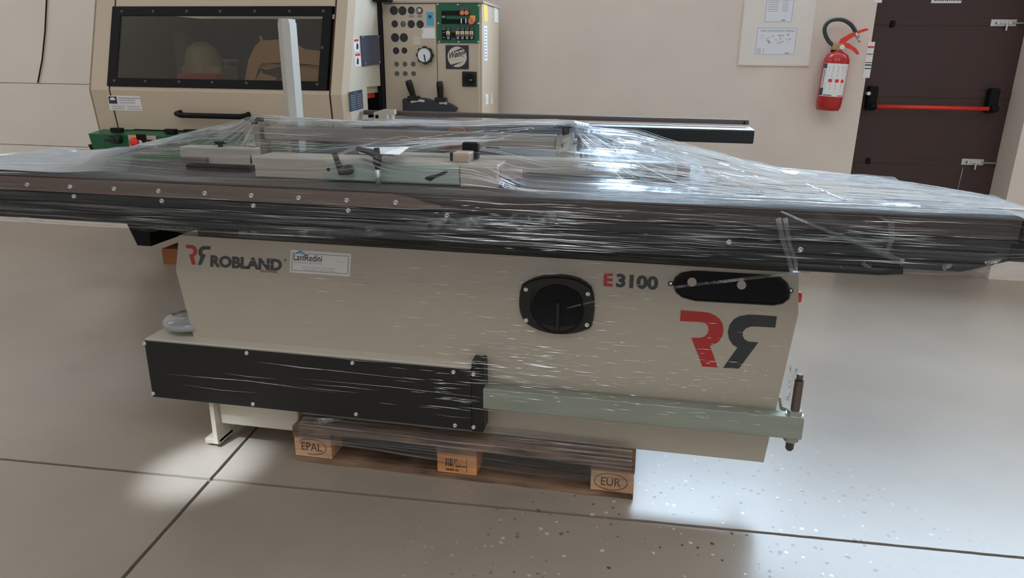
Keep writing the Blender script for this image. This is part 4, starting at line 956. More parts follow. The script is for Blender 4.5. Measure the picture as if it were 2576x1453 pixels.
build('beam_bracket', MB().box((-1.52, 2.17, ZTOP+.0), (-1.30, 2.24, .90), .004), BLACKM, saw)
build('beam_bracket', MB().box((.1, 2.19, ZTOP+.0), (.32, 2.24, .90), .004), BLACKM, saw)
p = at(2017, 742, 2.2); build('side_lamp', MB().cyl((X_R[ZBND], 2.2, .71), (X_R[ZBND]+.02, 2.2, .71), .018), REDP, saw)

# ================================================================== things packed on the saw table
ZTB = 1.041
# main fence box
a, b = at(637, 440, 2.0), at(1152, 470, 2.0)
fb = thing('rip_fence', ((a.x+b.x)/2, 2.05, ZTB), 'long beige fence with a pale green plate and black levers on the saw carriage', 'fence')
fx0_, fx1_, fx2_ = at(637, 420, 2.0).x+.004, at(1155, 440, 1.985).x, at(1252, 445, 1.985).x
zf1 = 1.104
build('fence_box', MB().box((fx0_, 2.0, ZTB), (fx2_, 2.12, zf1), .004), BODY2, fb)
for z in (1.066, 1.07): build('fence_line', MB().box((fx0_+.002, 1.9985, z-.0006), (at(815, 425, 2.0).x, 2.0, z+.0006)), BODY, fb)
gpx0 = at(815, 425, 1.985).x
pg = build('pale_plate', MB().box((gpx0, 1.985, ZTB+.004), (fx1_, 2.0, zf1-.004), .005), PALEG, fb, 'pale green mounting plate')
build('end_plate', MB().box((fx1_+.003, 1.985, ZTB), (fx2_, 2.0, zf1-.004), .003), BODY2, fb)
q = at(826, 427, 1.984); build('oval_hole', MB().cyl((q.x, 1.985, q.z), (q.x, 1.984, q.z), .006), BLACKM, pg)
hl = [(1068, 450), (1072, 444), (1085, 441), (1100, 438), (1118, 429), (1128, 430), (1122, 437), (1105, 443), (1092, 449), (1084, 456), (1078, 454)]
build('cut_out', MB().prism([at(*q_, 1.9845) for q_ in hl], (0, -.0006, 0)), BLACKM, pg)
q0, q1, q2 = at(842, 385, 1.97), at(858, 433, 1.97), at(878, 428, 1.97)
build('clamp_lever', MB().tube([q0, q0+(q1-q0)*.5, q1, q2], [.009, .0085, .011, .012], 12).cyl((q2.x-.004, 1.985, q2.z), (q2.x-.004, 1.965, q2.z), .014), BLACK, fb, 'black clamping lever')
# standing stud with swing handle
q = at(951, 440, 1.955); sx_ = q.x
stt = build('clamp_stud', MB().cyl((sx_, 1.955, ZTB), (sx_, 1.955, 1.088), .0075), STEEL, fb, 'bright steel stud')
build('stud_collar', MB().cyl((sx_, 1.955, 1.088), (sx_, 1.955, 1.118), .0085).cyl((sx_, 1.955, 1.10), (sx_, 1.955, 1.128), .0125), BLACK, stt)
h = [at(x_, y_, 1.955) for x_, y_ in ((955, 398), (948, 388), (930, 382), (912, 377), (897, 373))]
build('swing_handle', MB().tube(h, [.011, .012, .010, .008, .007], 12).cyl((sx_, 1.955, 1.125), (sx_, 1.955, 1.148), .009), BLACK, stt)
ex0 = at(1309, 425, 2.02).x
build('slide_block', MB().box((fx2_, 2.02, 1.062), (ex0, 2.06, 1.088), .003), mat('dull_beige', S(150, 134, 120, 1.7), .5), fb)
build('slide_foot', MB().box((fx2_, 2.02, ZTB), (ex0, 2.06, 1.062), .002), IRON, fb)
# stop block clamped over the fence
q0, q1 = at(1143, 390, 2.06), at(1184, 408, 2.06)
fsb = build('stop_block', MB().box((q0.x, 2.04, zf1), (q1.x, 2.1, zf1+.028), .003), MATS['dull_beige'], fb)
build('stop_clamp', MB().box((q0.x-.012, 2.05, zf1), (q0.x, 2.11, zf1+.024), .004).box((q0.x+.01, 2.11, zf1), (q0.x+.06, 2.14, zf1+.05), .004), BLACKM, fsb)
# white fence rail
ry_ = 2.3; rx0, rx1 = at(990, 400, ry_).x, at(1702, 440, ry_).x
fr_ = thing('fence_rail', ((rx0+rx1)/2, ry_+.03, ZTB), 'straight off white aluminium rail lying across the saw table', 'rail')
build('rail_profile', MB().box((rx0, ry_, ZTB), (rx1, ry_+.06, 1.088), .004), RAILW, fr_)
build('rail_groove', MB().box((rx0+.01, ry_-.0008, 1.066), (rx1-.01, ry_, 1.0672)), BODY2, fr_)
build('rail_end', MB().box((rx1, ry_+.004, ZTB+.002), (rx1+.006, ry_+.056, 1.084), .002), mat('copper_cap', S(150, 96, 74, 1.6), .5), fr_, 'copper brown end cap')
q = at(1712, 413, 2.42); build('cap_block', MB().box((q.x-.015, ry_+.06, ZTB), (q.x+.03, ry_+.12, ZTB+.04), .003), MATS['copper_cap'], fr_)
# crosscut fence on brackets
cyy = 2.5
cxa, cxb = at(664, 340, cyy).x, at(1397, 360, cyy).x
cf = thing('crosscut_fence', ((cxa+cxb)/2, cyy, ZTB), 'beige crosscut fence beam with black knobs raised on end brackets', 'fence')
cz1, cz0 = 1.143, 1.096
build('fence_beam', MB().box((cxa, cyy, cz0), (cxb, cyy+.06, cz1), .004), BODY2, cf)
lb0, lb1 = at(617, 330, cyy).x, at(656, 330, cyy).x
brl = build('left_bracket', MB().prism([(lb0+.012, cyy-.012, 1.152), (lb1, cyy-.012, 1.152), (lb1, cyy-.012, ZTB), (lb0, cyy-.012, ZTB), (lb0, cyy-.012, 1.12)], (0, .08, 0)), BODY2, cf)
q = at(628, 352, cyy-.02); build('bolt_plate', MB().box((q.x-.016, cyy-.018, q.z-.024), (q.x+.02, cyy-.012, q.z+.02), .003), RAILW, brl)
place('screw', SCREW, (q.x, cyy-.018, q.z), brl)
def tknob(px, ztop, z0, par, y):
    x_ = at(px, 305, y).x
    return build('clamp_knob', MB().cyl((x_, y, z0), (x_, y, ztop-.012), .0135, n=14).box((x_-.032, y-.014, ztop-.016), (x_+.036, y+.014, ztop), .005), BLACK, par, 'black T shaped clamp knob')
tknob(639, 1.176, 1.152, cf, cyy+.02)
rb0, rb1 = at(1396, 370, cyy-.02).x, at(1444, 370, cyy-.02).x
brr = build('right_bracket', MB().prism([at(1400, 345, cyy-.02), at(1437, 337, cyy-.02), at(1444, 399, cyy-.02), V((rb1, cyy-.02, ZTB)), V((rb0, cyy-.02, ZTB)), at(1396, 398, cyy-.02)], (0, .09, 0)), BODY, cf)
pts = [(1436, 342), (1434, 356), (1430, 374), (1424, 378), (1416, 379), (1403, 388), (1418, 350)]
ba = build('angle_plate', MB().prism([at(*q_, cyy-.02) for q_ in pts], (0, -.004, 0)), RAILW, brr)
q = at(1418, 354.5, cyy-.024); place('screw', SCREW, (q.x, cyy-.024, q.z), ba)
build('slot', MB().prism([at(*q_, cyy-.0245) for q_ in ((1412, 362), (1417, 362), (1417, 371), (1412, 371))], (0, -.0005, 0)), HOLE_M, ba)
tknob(1424, 1.186, 1.146, cf, cyy+.02)
q = at(1452, 360, cyy); build('side_knob', MB().cyl((q.x-.03, cyy+.02, q.z), (q.x, cyy+.02, q.z), .006).box((q.x-.002, cyy+.005, q.z-.03), (q.x+.012, cyy+.035, q.z+.03), .006), BLACK, brr)
q = at(1462, 375, cyy+.03); build('side_flange', MB().box((q.x-.004, cyy+.03, ZTB), (q.x+.004, cyy+.06, q.z+.03), .001).box((q.x+.012, cyy+.03, ZTB), (q.x+.026, cyy+.06, q.z+.02), .002), BODY, brr)
# left block
EXY = 2.1
a, b = at(450, 368, EXY), at(636, 400, EXY); zx1 = a.z; zx0 = at(540, 413, EXY).z
lbk = thing('fence_extension', ((a.x+b.x)/2, EXY+.03, ZTB), 'short beige fence extension with a small knob at the left of the table', 'fence')
build('extension_profile', MB().box((a.x, EXY, zx0), (b.x-.003, EXY+.06, zx1), .004), BODY2, lbk)
build('extension_foot', MB().box((a.x+.03, EXY-.02, ZTB), (b.x-.003, EXY+.07, zx0), .003), BLACKM, lbk)
q = at(554, 358, EXY+.03); build('clamp_knob', MB().cyl((q.x, EXY+.03, zx1), (q.x, EXY+.03, zx1+.012), .008).cyl((q.x, EXY+.03, zx1+.01), (q.x, EXY+.03, zx1+.02), .019, n=16), BLACK, lbk)
q = at(632, 400, EXY-.005); build('side_slot', MB().box((q.x-.006, EXY-.002, q.z-.016), (q.x-.001, EXY, q.z+.012)), BLACKM, lbk)
q = at(475, 404, EXY-.02); build('stop_finger', MB().box((q.x-.03, EXY-.02, q.z-.008), (q.x+.06, EXY, q.z+.01), .003), BRONZE, lbk)
# upright post
py_ = 2.6; p0 = at(720, 47, py_)
hx = (at(735, 60, py_).x-at(697, 60, py_).x)/2; pcx = (at(716, 50, py_).x+at(724, 296, py_).x)/2
zpt = p0.z
post = thing('aluminium_post', (pcx, py_+.03, ZTB), 'upright white aluminium post standing on the saw in front of the moulder', 'post')
def hexa(k_, z): return [(pcx-hx*k_, py_+.02, z), (pcx+hx*.25*k_, py_-.02*k_, z), (pcx+hx*k_, py_-.004, z), (pcx+hx*k_, py_+.05, z), (pcx-hx*k_*.9, py_+.06, z)]
build('post_profile', MB().prism(hexa(1, ZTB), (0, 0, zpt-ZTB-.012)), mat('post_grey', S(168, 164, 156, 1.35), .45), post)
build('post_cap', MB().prism(hexa(.9, zpt-.012), (0, 0, .012)), MATS['post_grey'], post)
# loose packing
a = [at(x_, y_, 2.7) for x_, y_ in ((1127, 326), (1143, 311), (1168, 325))]
zb0 = 1.042
tri = [V((a[0].x-.06, 2.7, zb0)), a[0], a[1], a[2], V((a[2].x+.06, 2.7, zb0))]
tag(build('cardboard_corner', MB().prism(tri, (0, .012, 0)), CARD2), 'brown triangular cardboard corner sticking up between the two fences', 'cardboard')
c_ = [onz(x_, y_, ZTB+.09) for x_, y_ in ((893, 371), (1030, 370), (1004, 389), (905, 386))]
root = build('paper_sheet', MB().prism(c_, (0, 0, .0015)), PAPER); tag(root, 'white paper sheet lying under the film behind the pale green plate', 'paper')
q = at(1036, 384, 2.42); sb = thing('saw_blade_guard', (q.x, 2.45, ZTB), 'black saw guard with an orange tip between the fences', 'guard')
build('guard_body', MB().prism([(q.x-.05, 2.39, ZTB), (q.x+.36, 2.39, ZTB), (q.x+.34, 2.39, ZTB+.04), (q.x+.22, 2.39, ZTB+.055), (q.x+.02, 2.39, ZTB+.045)], (0, .045, 0)), BLACK, sb)
build('guard_tip', MB().prism([(q.x-.05, 2.385, ZTB), (q.x+.07, 2.385, ZTB), (q.x+.04, 2.385, ZTB+.03), (q.x-.01, 2.385, ZTB+.038)], (0, .055, 0)), mat('orange_tip', S(200, 84, 52, 1.6), .5), sb)
q = at(1310, 388, 2.42); pr = MB().tube([(q.x-.08, 2.41, ZTB+.016), (q.x, 2.412, ZTB+.022), (q.x+.075, 2.41, ZTB+.017)], [.014, .02, .016], 14)
tag(build('rolled_bag', pr, WHITEP), 'translucent rolled plastic bag on the table behind the white rail', 'bag')
c_ = [onz(x_, y_, 1.0412) for x_, y_ in ((1972, 478), (2185, 486), (2235, 508), (2030, 500))]
ps = build('instruction_sheet', MB().prism(c_, (0, 0, .002)), PAPER); tag(ps, 'white printed sheet under the film at the right end of the carriage', 'paper')
m = MB()
for i in range(16):
    u = .06+i*.026; f = lambda u, v: c_[3]+(c_[2]-c_[3])*u+(c_[0]-c_[3])*v+V((0, 0, .0022))
    m.poly([f(u, .5), f(u+.016, .5), f(u+.016, .66), f(u, .66)])
o = build('sheet_print', m, INK, ps); o['kind'] = 'stuff'

# ================================================================== pallet
PX0, PX1, PYF = -1.178, .032, 2.08
pal = thing('euro_pallet', ((PX0+PX1)/2, PYF+.4, 0), 'worn wooden transport pallet carrying the panel saw', 'pallet')
def wobbly_box(a, b, seed, amp=.003):
    random.seed(seed); mb = MB(); n = 14
    x0, x1 = a[0], b[0]; vs = []
    for i in range(n+1):
        x_ = x0+(x1-x0)*i/n
        d0, d1 = random.uniform(0, amp), random.uniform(-amp, 0)
        vs += [(x_, a[1]+random.uniform(0, amp), a[2]), (x_, a[1]+random.uniform(0, amp), b[2]+d1), (x_, b[1], b[2]), (x_, b[1], a[2])]
    fs = []
    for i in range(n):
        k = 4*i
        fs += [(k, k+4, k+5, k+1), (k+1, k+5, k+6, k+2), (k+2, k+6, k+7, k+3), (k+3, k+7, k+4, k)]
    fs += [(0, 1, 2, 3), (4*n+3, 4*n+2, 4*n+1, 4*n)]
    return mb.add(vs, fs)
for i, y0 in enumerate((0, .33, .67)):
    wdt = (.1, .145, .1)[i]; y0 = (0, .3275, .7)[i]
    build('bottom_board', wobbly_box((PX0, PYF+y0, .0), (PX1, PYF+y0+wdt, .022), 11+i, .006), WOOD, pal)
    for j, xx in enumerate((PX0, (PX0+PX1)/2-.0725+.0, PX1-.145)):
        build('block', MB().box((xx+.002, PYF+y0+.004, .022), (xx+.143, PYF+y0+wdt-.004, .1), .002), WOODC if j == 1 else WOODL, pal)
for xx in (PX0, (PX0+PX1)/2-.0725, PX1-.145): build('stringer_board', MB().box((xx, PYF, .1), (xx+.145, PYF+.8, .122), .0015), WOOD, pal)
for i, y0 in enumerate((0, .1725, .3275, .5025, .655)):
    build('deck_board', wobbly_box((PX0, PYF+y0, .122), (PX1, PYF+y0+(.145, .1, .145, .1, .145)[i], .144), 31+i, .004), WOOD, pal)
def oval(cx_, cz_, a_, b_, y_, mb, w_=.0022, t0=0, t1=2*math.pi, n=44):
    o_ = [(cx_+a_*math.cos(t0+(t1-t0)*i/n), y_, cz_+b_*math.sin(t0+(t1-t0)*i/n)) for i in range(n+1)]
    i_ = [(cx_+(a_-w_)*math.cos(t0+(t1-t0)*i/n), y_, cz_+(b_-w_)*math.sin(t0+(t1-t0)*i/n)) for i in range(n+1)]
    mb.add(o_+i_, [(i, i+1, i+n+2, i+n+1) for i in range(n)])
BRAND = mat('burnt_brand', S(62, 40, 28, 1.2), .8)
yb_ = PYF+.0032
for txt, (cx_, cz_), wd_ in (('EPAL', (PX0+.068, .064), .078), ('EUR', (PX1-.076, .060), .064)):
    t = MB(); oval(cx_, cz_, .056, .032, yb_, t, .0022, *((.0, 6.283) if txt == 'EUR' else (-1.9, 2.6)))
    add_text(t, txt, (cx_-wd_/2, yb_, cz_-.015), (cx_+wd_/2, yb_, cz_-.015), (cx_-wd_/2, yb_, cz_+.015), -.004)
    build('brand_mark', t, BRAND, pal)
mx_ = (PX0+PX1)/2-.04; t = MB()
for (u, v, w_, h_) in ((0, .05, .004, .03), (.008, .05, .003, .03), (.015, .05, .006, .03), (.024, .05, .002, .03), (.03, .074, .012, .004), (.03, .064, .008, .004), (.035, .05, .02, .004), (.058, .051, .014, .003), (0, .034, .03, .005), (.034, .034, .012, .004), (.074, .03, .0015, .055)):
    t.box((mx_+u, yb_, v), (mx_+u+w_, yb_+.0004, v+h_))
build('stamp_mark', t, BRAND, pal)['kind'] = 'stuff'

# ================================================================== stretch film
film = thing('stretch_film', (-.6, 1.865, .9), 'clear wrinkled stretch film wrapped round the panel saw and its pallet', 'plastic film')
SIL = [(-2.40, 2.12, 1.02), (-2.296, 2.2, 1.045), (-2.139, 2.2, 1.064), (-2.068, 2.25, 1.072), (-2.0, 2.3, 1.060), (-1.872, 2.35, 1.067), (-1.705, 2.4, 1.111), (-1.553, 2.45, 1.154), (-1.451, 2.5, 1.184),
       (-1.26, 2.5, 1.176), (-1.042, 2.5, 1.171), (-.742, 2.5, 1.177), (-.328, 2.5, 1.193), (-.26, 2.5, 1.193), (-.176, 2.5, 1.182), (-.041, 2.5, 1.173), (.12, 2.48, 1.130), (.269, 2.4, 1.101), (.411, 2.35, 1.079), (.622, 2.3, 1.067), (.712, 2.3, 1.061), (.883, 2.25, 1.046), (.969, 2.2, 1.036), (1.05, 2.1, 1.0)]
def lerp_tab(tab, x):
    if x <= tab[0][0]: return tab[0][1:]
    for p_, q_ in zip(tab, tab[1:]):
        if x <= q_[0]:
            t = (x-p_[0])/(q_[0]-p_[0]); return tuple(a_+(b_-a_)*t for a_, b_ in zip(p_[1:], q_[1:]))
    return tab[-1][1:]
def sm01(a_, b_, x): t = max(0, min(1, (x-a_)/(b_-a_))); return t*t*(3-2*t)
def profile(X):
    yr, zr = lerp_tab(SIL, X)
    hump = sm01(-1.78, -1.6, X)*(1-sm01(-.5, -.3, X))      # over the fence box
    bump = math.exp(-((X+.80)/.07)**2)*.035
    zf = 1.052+.066*hump+bump
    endR = sm01(.86, 1.05, X)
    zbot = .893+.05*sm01(.76, 1.0, X); ztop = 1.045-.05*endR
    y4 = 1.93+(yr-1.93)*.55
    inner = sm01(-1.62, -1.45, X)*(1-sm01(.30, .46, X))
    pr = []
    pr.append((2.142-.0*X if inner > .5 else 1.885+inner*.2, .892-.088*inner if inner > .02 else .892))
    pr.append((1.872, zbot)); pr.append((1.868, .965)); pr.append((1.864, ztop)); pr.append((1.93, min(zf, zr+.03)))
    zm = max(zf-.01, 1.045+(zr-1.045)*.62)
    pr.append((y4, min(zm, zr))); pr.append((yr, zr)); pr.append((yr+.14, zr-.035)); pr.append((yr+.34, 1.03 if zr > 1.05 else zr-.06)); pr.append((yr+.38, .9))
    return pr
NX = 330; RES = (6, 10, 8, 8, 10, 10, 6, 6, 4)
NR = sum(RES)+1
ref = profile(-.75); VR = [0.0]; acc = 0.0
for s_, n_ in enumerate(RES):
    L_ = math.hypot(ref[s_+1][0]-ref[s_][0], ref[s_+1][1]-ref[s_][1])
    for k in range(n_): acc += L_/n_; VR.append(acc)
def sheet_mesh(xa, xb, nx, off=0.0, j0=0, j1=None, seed=0.0):
    vs, uvs, fs = [], [], []; j1 = NR if j1 is None else j1; nr = j1-j0
    for i in range(nx+1):
        X = xa+(xb-xa)*i/nx; pr = profile(X); row = []
        for s_, n_ in enumerate(RES):
            for k in range(n_): t = k/n_; row.append((X, pr[s_][0]+(pr[s_+1][0]-pr[s_][0])*t, pr[s_][1]+(pr[s_+1][1]-pr[s_][1])*t))
        row.append((X, *pr[-1]))
        for j in range(j0, j1):
            q_ = row[j]
            d = noise.noise(V((q_[0]*2.2+seed, q_[1]*16, q_[2]*22)))*.006 + noise.noise(V((q_[0]*6, q_[1]*50+3, q_[2]*50+seed)))*.0022
            if 6 <= j < 24: vs.append((q_[0], q_[1]-abs(d)*.5-off, q_[2]+d*.2))
            elif j < 6: vs.append((q_[0], q_[1]-abs(d)*.3-off, q_[2]+d*.3-off))
            else: vs.append((q_[0], q_[1], q_[2]+d*1.1+off))
            uvs.append((X+seed, VR[j]+.012*noise.noise(V((X*1.3, VR[j]*6, seed)))))
    for i in range(nx):
        for j in range(nr-1): fs.append((i*nr+j, (i+1)*nr+j, (i+1)*nr+j+1, i*nr+j+1))
    return vs, fs, uvs
vs, fs, uvs = sheet_mesh(-2.40, 1.05, NX); build_uv('table_wrap', vs, fs, uvs, FILM, film, 'clear film tented over the saw table')
vs, fs, uvs = sheet_mesh(-2.42, -1.52, 90, .006, 25, 51, 4.2); build_uv('end_wrap', vs, fs, uvs, film_mat('stretch_film_double', .6, 1.5, .5, vmin=.8, fade=(2.72, 2.35)), film, 'doubled film at the left end, its sheen put in as white haze')  # milky veil stands for the sheen on the doubled film
vs, fs, uvs = sheet_mesh(-.22, 1.06, 120, .006, 24, 52, 9.3); build_uv('end_wrap', vs, fs, uvs, film_mat('stretch_film_top', .32, 2.6, .6, vmin=.16, fade=(9.32, 9.75)), film, 'doubled film over the right end, whitened for its glare')  # white veil paints the glare on the right end
vs, fs, uvs = sheet_mesh(-1.32, -.2, 110, .005, 49, 57, 2.7); build_uv('ridge_glare', vs, fs, uvs, film_mat('stretch_film_ridge', .4, 2.4, .6, vmin=.15), film, 'extra film strip along the ridge, added as a painted highlight')  # extra sheet added to paint the white highlight on the ridge
# wrap over the front of the pallet
vs, fs, uvs = [], [], []; n1, n2 = 120, 14
for i in range(n1+1):
    X = -1.15+1.17*i/n1
    for j in range(n2+1):
        t = j/n2
        low = .088-.03*sm01(-1.1, -.2, X)+.006*noise.noise(V((X*6, 0, 1)))
        if t < .6: y_, z_ = 2.073, low+(.15-low)*t/.6
        else: y_, z_ = 2.073+(t-.6)/.4*.075, .15+(t-.6)/.4*.03
        vs.append((X, y_+.004*noise.noise(V((X*3, z_*70, 5))), z_+.003*noise.noise(V((X*4, z_*60, 9))))); uvs.append((X, t*.16))
for i in range(n1):
    for j in range(n2): k = i*(n2+1)+j; fs.append((k, k+n2+1, k+n2+2, k+1))
build_uv('pallet_wrap', vs, fs, uvs, film_mat('stretch_film_pallet', .14, 2.0, .6), film)
# folded strands and bands
def ribbon(path, w0, w1, nm='fold_band', mt=None, nrm=V((0, -1, .25)), seg=16, ruf=.15):
    path = [V(p_) for p_ in path]; pts = []
    for i in range(len(path)-1):
        for k in range(seg): pts.append(path[i]+(path[i+1]-path[i])*(k/seg))
    pts.append(path[-1]); vs = []; n_ = len(pts)-1
    for i, p_ in enumerate(pts):
        d = (pts[min(i+1, n_)]-pts[max(i-1, 0)]).normalized(); s_ = d.cross(nrm).normalized(); w_ = (w0+(w1-w0)*i/n_)*(1+ruf*noise.noise(p_*40))
        for u in (-.5, -.2, .1, .5): vs.append(p_+s_*w_*u+nrm.normalized()*(.0025*noise.noise(p_*30+V((u*9, 0, 0)))+(.2-u*u)*w_*.35))
    return build(nm, MB().add(vs, [(4*i+k, 4*i+k+1, 4*i+k+5, 4*i+k+4) for i in range(n_) for k in range(3)], True), mt or FILMW, film)
yfr = 1.858
def fr_pt(x_, y_): return at(x_, y_, yfr)
ribbon([fr_pt(1958, 548), fr_pt(1968, 600), fr_pt(1985, 650), fr_pt(1992, 682)], .014, .01)
ribbon([fr_pt(1975, 548), fr_pt(1985, 610), fr_pt(2002, 660), fr_pt(2003, 682)], .012, .008)
ribbon([fr_pt(1965, 532), fr_pt(2080, 580), fr_pt(2190, 622), fr_pt(2272, 660)], .004, .016, nrm=V((0, -1, 0)))
ribbon([fr_pt(2050, 545), fr_pt(2140, 595), fr_pt(2230, 640)], .05, .02, nrm=V((0, -1, 0)), mt=FILMC)
ribbon([fr_pt(2242, 560), fr_pt(2243, 600), fr_pt(2232, 632)], .014, .01)
ribbon([onz(2030, 462, 1.07), onz(2120, 500, 1.062), fr_pt(2235, 556)], .006, .009, nrm=V((0, -.4, 1)))
ribbon([LOW.at(1345, 790, .012), UPP.at(1500, 757, .016), UPP.at(1700, 722, .02), UPP.at(1990, 688, .03), fr_pt(2120, 672)], .004, .012, nrm=V((0, -1, .1)))
ribbon([at(2170, 660, 1.862), at(2178, 668, 1.862), at(2192, 672, 1.865)], .01, .006)
K2 = V((-.27, 2.5, 1.188)); K1 = V((-1.44, 2.5, 1.182))
for (px, py, w_) in ((1560, 445, .004), (1640, 440, .006), (1700, 455, .006), (1780, 470, .006), (1840, 470, .012), (1900, 490, .01), (1960, 500, .014), (2010, 480, .016)):
    e_ = onz(px, py, 1.052); ribbon([K2, K2+(e_-K2)*.5+V((0, 0, .012)), e_], .004, w_, nrm=V((0, -.5, 1)))
for (px, py, w_) in ((870, 370, .006), (980, 378, .005), (1060, 372, .005), (1120, 385, .004)):
    e_ = at(px, py, 2.1); ribbon([K2+V((-.01, -.02, -.004)), K2+(e_-K2)*.5+V((0, 0, .006)), e_], .004, w_, nrm=V((0, -.6, 1)))
for (px, py, w_) in ((452, 346, .006), (470, 358, .004), (520, 360, .005), (560, 372, .004)):
    e_ = at(px, py, 2.38); ribbon([K1, K1+(e_-K1)*.5, e_], .003, w_, nrm=V((0, -.6, 1)))
ribbon([at(480, 574, yfr), at(640, 586, yfr), at(860, 578, yfr), at(1010, 562, yfr), at(1135, 546, yfr)], .003, .006, mt=FILMC)
ribbon([at(600, 588, yfr), at(900, 588, yfr), at(1150, 560, yfr), at(1400, 545, yfr)], .02, .03, mt=FILMC, nrm=V((0, -1, 0)))
# torn shreds hanging at the right end, ruffles at the left end and the wrap round the threaded rod
def crumple(name, pts, y0, amp, seed, n=7, mt=None):
    random.seed(seed); P_ = [at(*q_, y0) for q_ in pts]; c0 = sum(P_, V((0, 0, 0)))/len(P_); vs = [c0+V((0, -amp, 0))]; fs = []
    rings = 4; m_ = len(P_)*3
    for r in range(1, rings+1):
        for i in range(m_):
            k, f_ = divmod(i, 3); p_ = P_[k]+(P_[(k+1) % len(P_)]-P_[k])*(f_/3)
            q_ = c0+(p_-c0)*(r/rings); vs.append(q_+V((0, amp*random.uniform(-1, 1), .3*amp*random.uniform(-1, 1) if r < rings else 0)))
    for i in range(m_): fs.append((0, 1+i, 1+(i+1) % m_))
    for r in range(rings-1):
        for i in range(m_): a_ = 1+r*m_; fs.append((a_+i, a_+m_+i, a_+m_+(i+1) % m_, a_+(i+1) % m_))
    return build(name, MB().add(vs, fs), mt or FILMW, film)
crumple('torn_shred', ((2368, 664), (2398, 664), (2385, 676), (2374, 684)), 1.862, .006, 1)
crumple('torn_shred', ((2476, 656), (2520, 650), (2512, 660), (2482, 668)), 1.862, .006, 2)
crumple('torn_shred', ((2470, 497), (2502, 497), (2498, 508), (2478, 506)), 2.18, .006, 3)
crumple('ruffle', ((2, 420), (5, 400), (30, 396), (62, 398), (120, 392), (190, 388), (200, 400), (120, 416), (60, 422)), 2.15, .012, 4, mt=FILMC)
crumple('ruffle', ((60, 400), (85, 384), (140, 373), (190, 376), (205, 392), (150, 400)), 2.2, .01, 5, mt=FILMC)
crumple('lower_flap', ((2, 546), (60, 545), (110, 552), (100, 566), (60, 560)), 1.865, .004, 8, mt=FILMC)
crumple('rod_wrap', ((1986, 895), (2006, 925), (2015, 940), (1998, 1030), (1966, 1000)), 2.13, .004, 9, mt=FILMC)
crumple('bundle', ((868, 1052), (800, 1050), (786, 1062), (800, 1072), (815, 1066)), 2.1, .004, 10)
random.seed(21)
def sheet_pt(X, jf, off=.004):
    pr = profile(X); k = jf
    for s_, n_ in enumerate(RES):
        if k <= n_:
            t = k/n_; a_, b_ = pr[s_], pr[s_+1]; y_, z_ = a_[0]+(b_[0]-a_[0])*t, a_[1]+(b_[1]-a_[1])*t
            ny, nz = -(b_[1]-a_[1]), (b_[0]-a_[0]); L_ = math.hypot(ny, nz) or 1
            return V((X, y_+ny/L_*off, z_+nz/L_*off)), V((0, ny/L_, nz/L_))
        k -= n_
    return V((X, *pr[-1])), V((0, 0, 1))
sk_ = MB()  # white slivers that stand for highlights on the film
def streaks(n, xa, xb, ja, jb, lo, hi, tmin, tmax, drift=.6):
    for _ in range(n):
        x_, j_ = random.uniform(xa, xb), random.uniform(ja, jb); L = lo*(hi/lo)**random.random(); th = random.uniform(tmin, tmax); dj = random.gauss(0, drift)*L*4; seg = max(2, int(L/.04)); vs_ = []
        for i in range(seg+1):
            t = i/seg; q_, n_ = sheet_pt(min(1.04, max(-2.4, x_+(t-.5)*L)), min(NR-2, max(25, j_+dj*(t-.5))), .004+.002*random.random()); w_ = th*max(.05, math.sin(math.pi*t))
            s_ = V((1, 0, 0)).cross(n_).normalized(); vs_ += [q_-s_*w_/2, q_+n_*w_*.6, q_+s_*w_/2]
        sk_.add(vs_, [(3*i+k, 3*i+k+1, 3*i+k+4, 3*i+k+3) for i in range(seg) for k in range(2)], True)
streaks(130, -1.4, -.3, 49.5, 54, .05, .6, .0008, .003, .4)
streaks(60, -1.3, -.3, 34, 45, .04, .35, .0005, .0014, 1.5)
streaks(220, .0, .55, 33, 52, .04, .5, .0006, .0025, 1.2)
streaks(300, .15, 1.0, 32, 51, .05, .7, .0008, .0042, .6)
streaks(120, -2.3, -1.45, 33, 50, .04, .4, .0005, .0016, .6)
streaks(60, -.6, .8, 25, 33, .05, .4, .0005, .0014, .4)
def line3(a_, b_, th, sag=.006, seg=10):
    a_, b_ = V(a_), V(b_); vs_ = []; n_ = V((0, -.45, .9)); d_ = (b_-a_).normalized(); s_ = d_.cross(n_).normalized()
    for i in range(seg+1):
        t = i/seg; q_ = a_+(b_-a_)*t-V((0, 0, sag*math.sin(math.pi*t))); w_ = th*max(.08, math.sin(math.pi*(.12+.76*t)))
        vs_ += [q_-s_*w_/2, q_+n_*w_*.3, q_+s_*w_/2]
    sk_.add(vs_, [(3*i+k, 3*i+k+1, 3*i+k+4, 3*i+k+3) for i in range(seg) for k in range(2)], True)
R_u = random.uniform
for _ in range(34):                                   # fan of taut glint lines from the right knob down over the fence
    k_ = R_u(0, 1); a_ = at(1180+k_*230, 350-14*k_+R_u(-4, 12), 2.42); b_ = at(R_u(820, 1010), 366+R_u(-4, 26), 2.14); t0_ = R_u(0, .35); t1_ = R_u(.6, 1)
    line3(a_+(b_-a_)*t0_, a_+(b_-a_)*t1_, R_u(.0006, .0022), -.004)
for _ in range(60):                                   # fan from the right knob to the front right edge
    b_ = onz(R_u(1560, 2050), R_u(400, 500), 1.06); t0_ = R_u(0, .3); t1_ = R_u(.55, 1)
    line3(K2+(b_-K2)*t0_, K2+(b_-K2)*t1_, R_u(.0006, .002), .012)
for _ in range(34):                                   # fan from the left knob to the left
    b_ = at(R_u(420, 610), R_u(345, 392), 2.3); t0_ = R_u(0, .4); t1_ = R_u(.6, 1)
    line3(K1+(b_-K1)*t0_, K1+(b_-K1)*t1_, R_u(.0006, .002), .004)
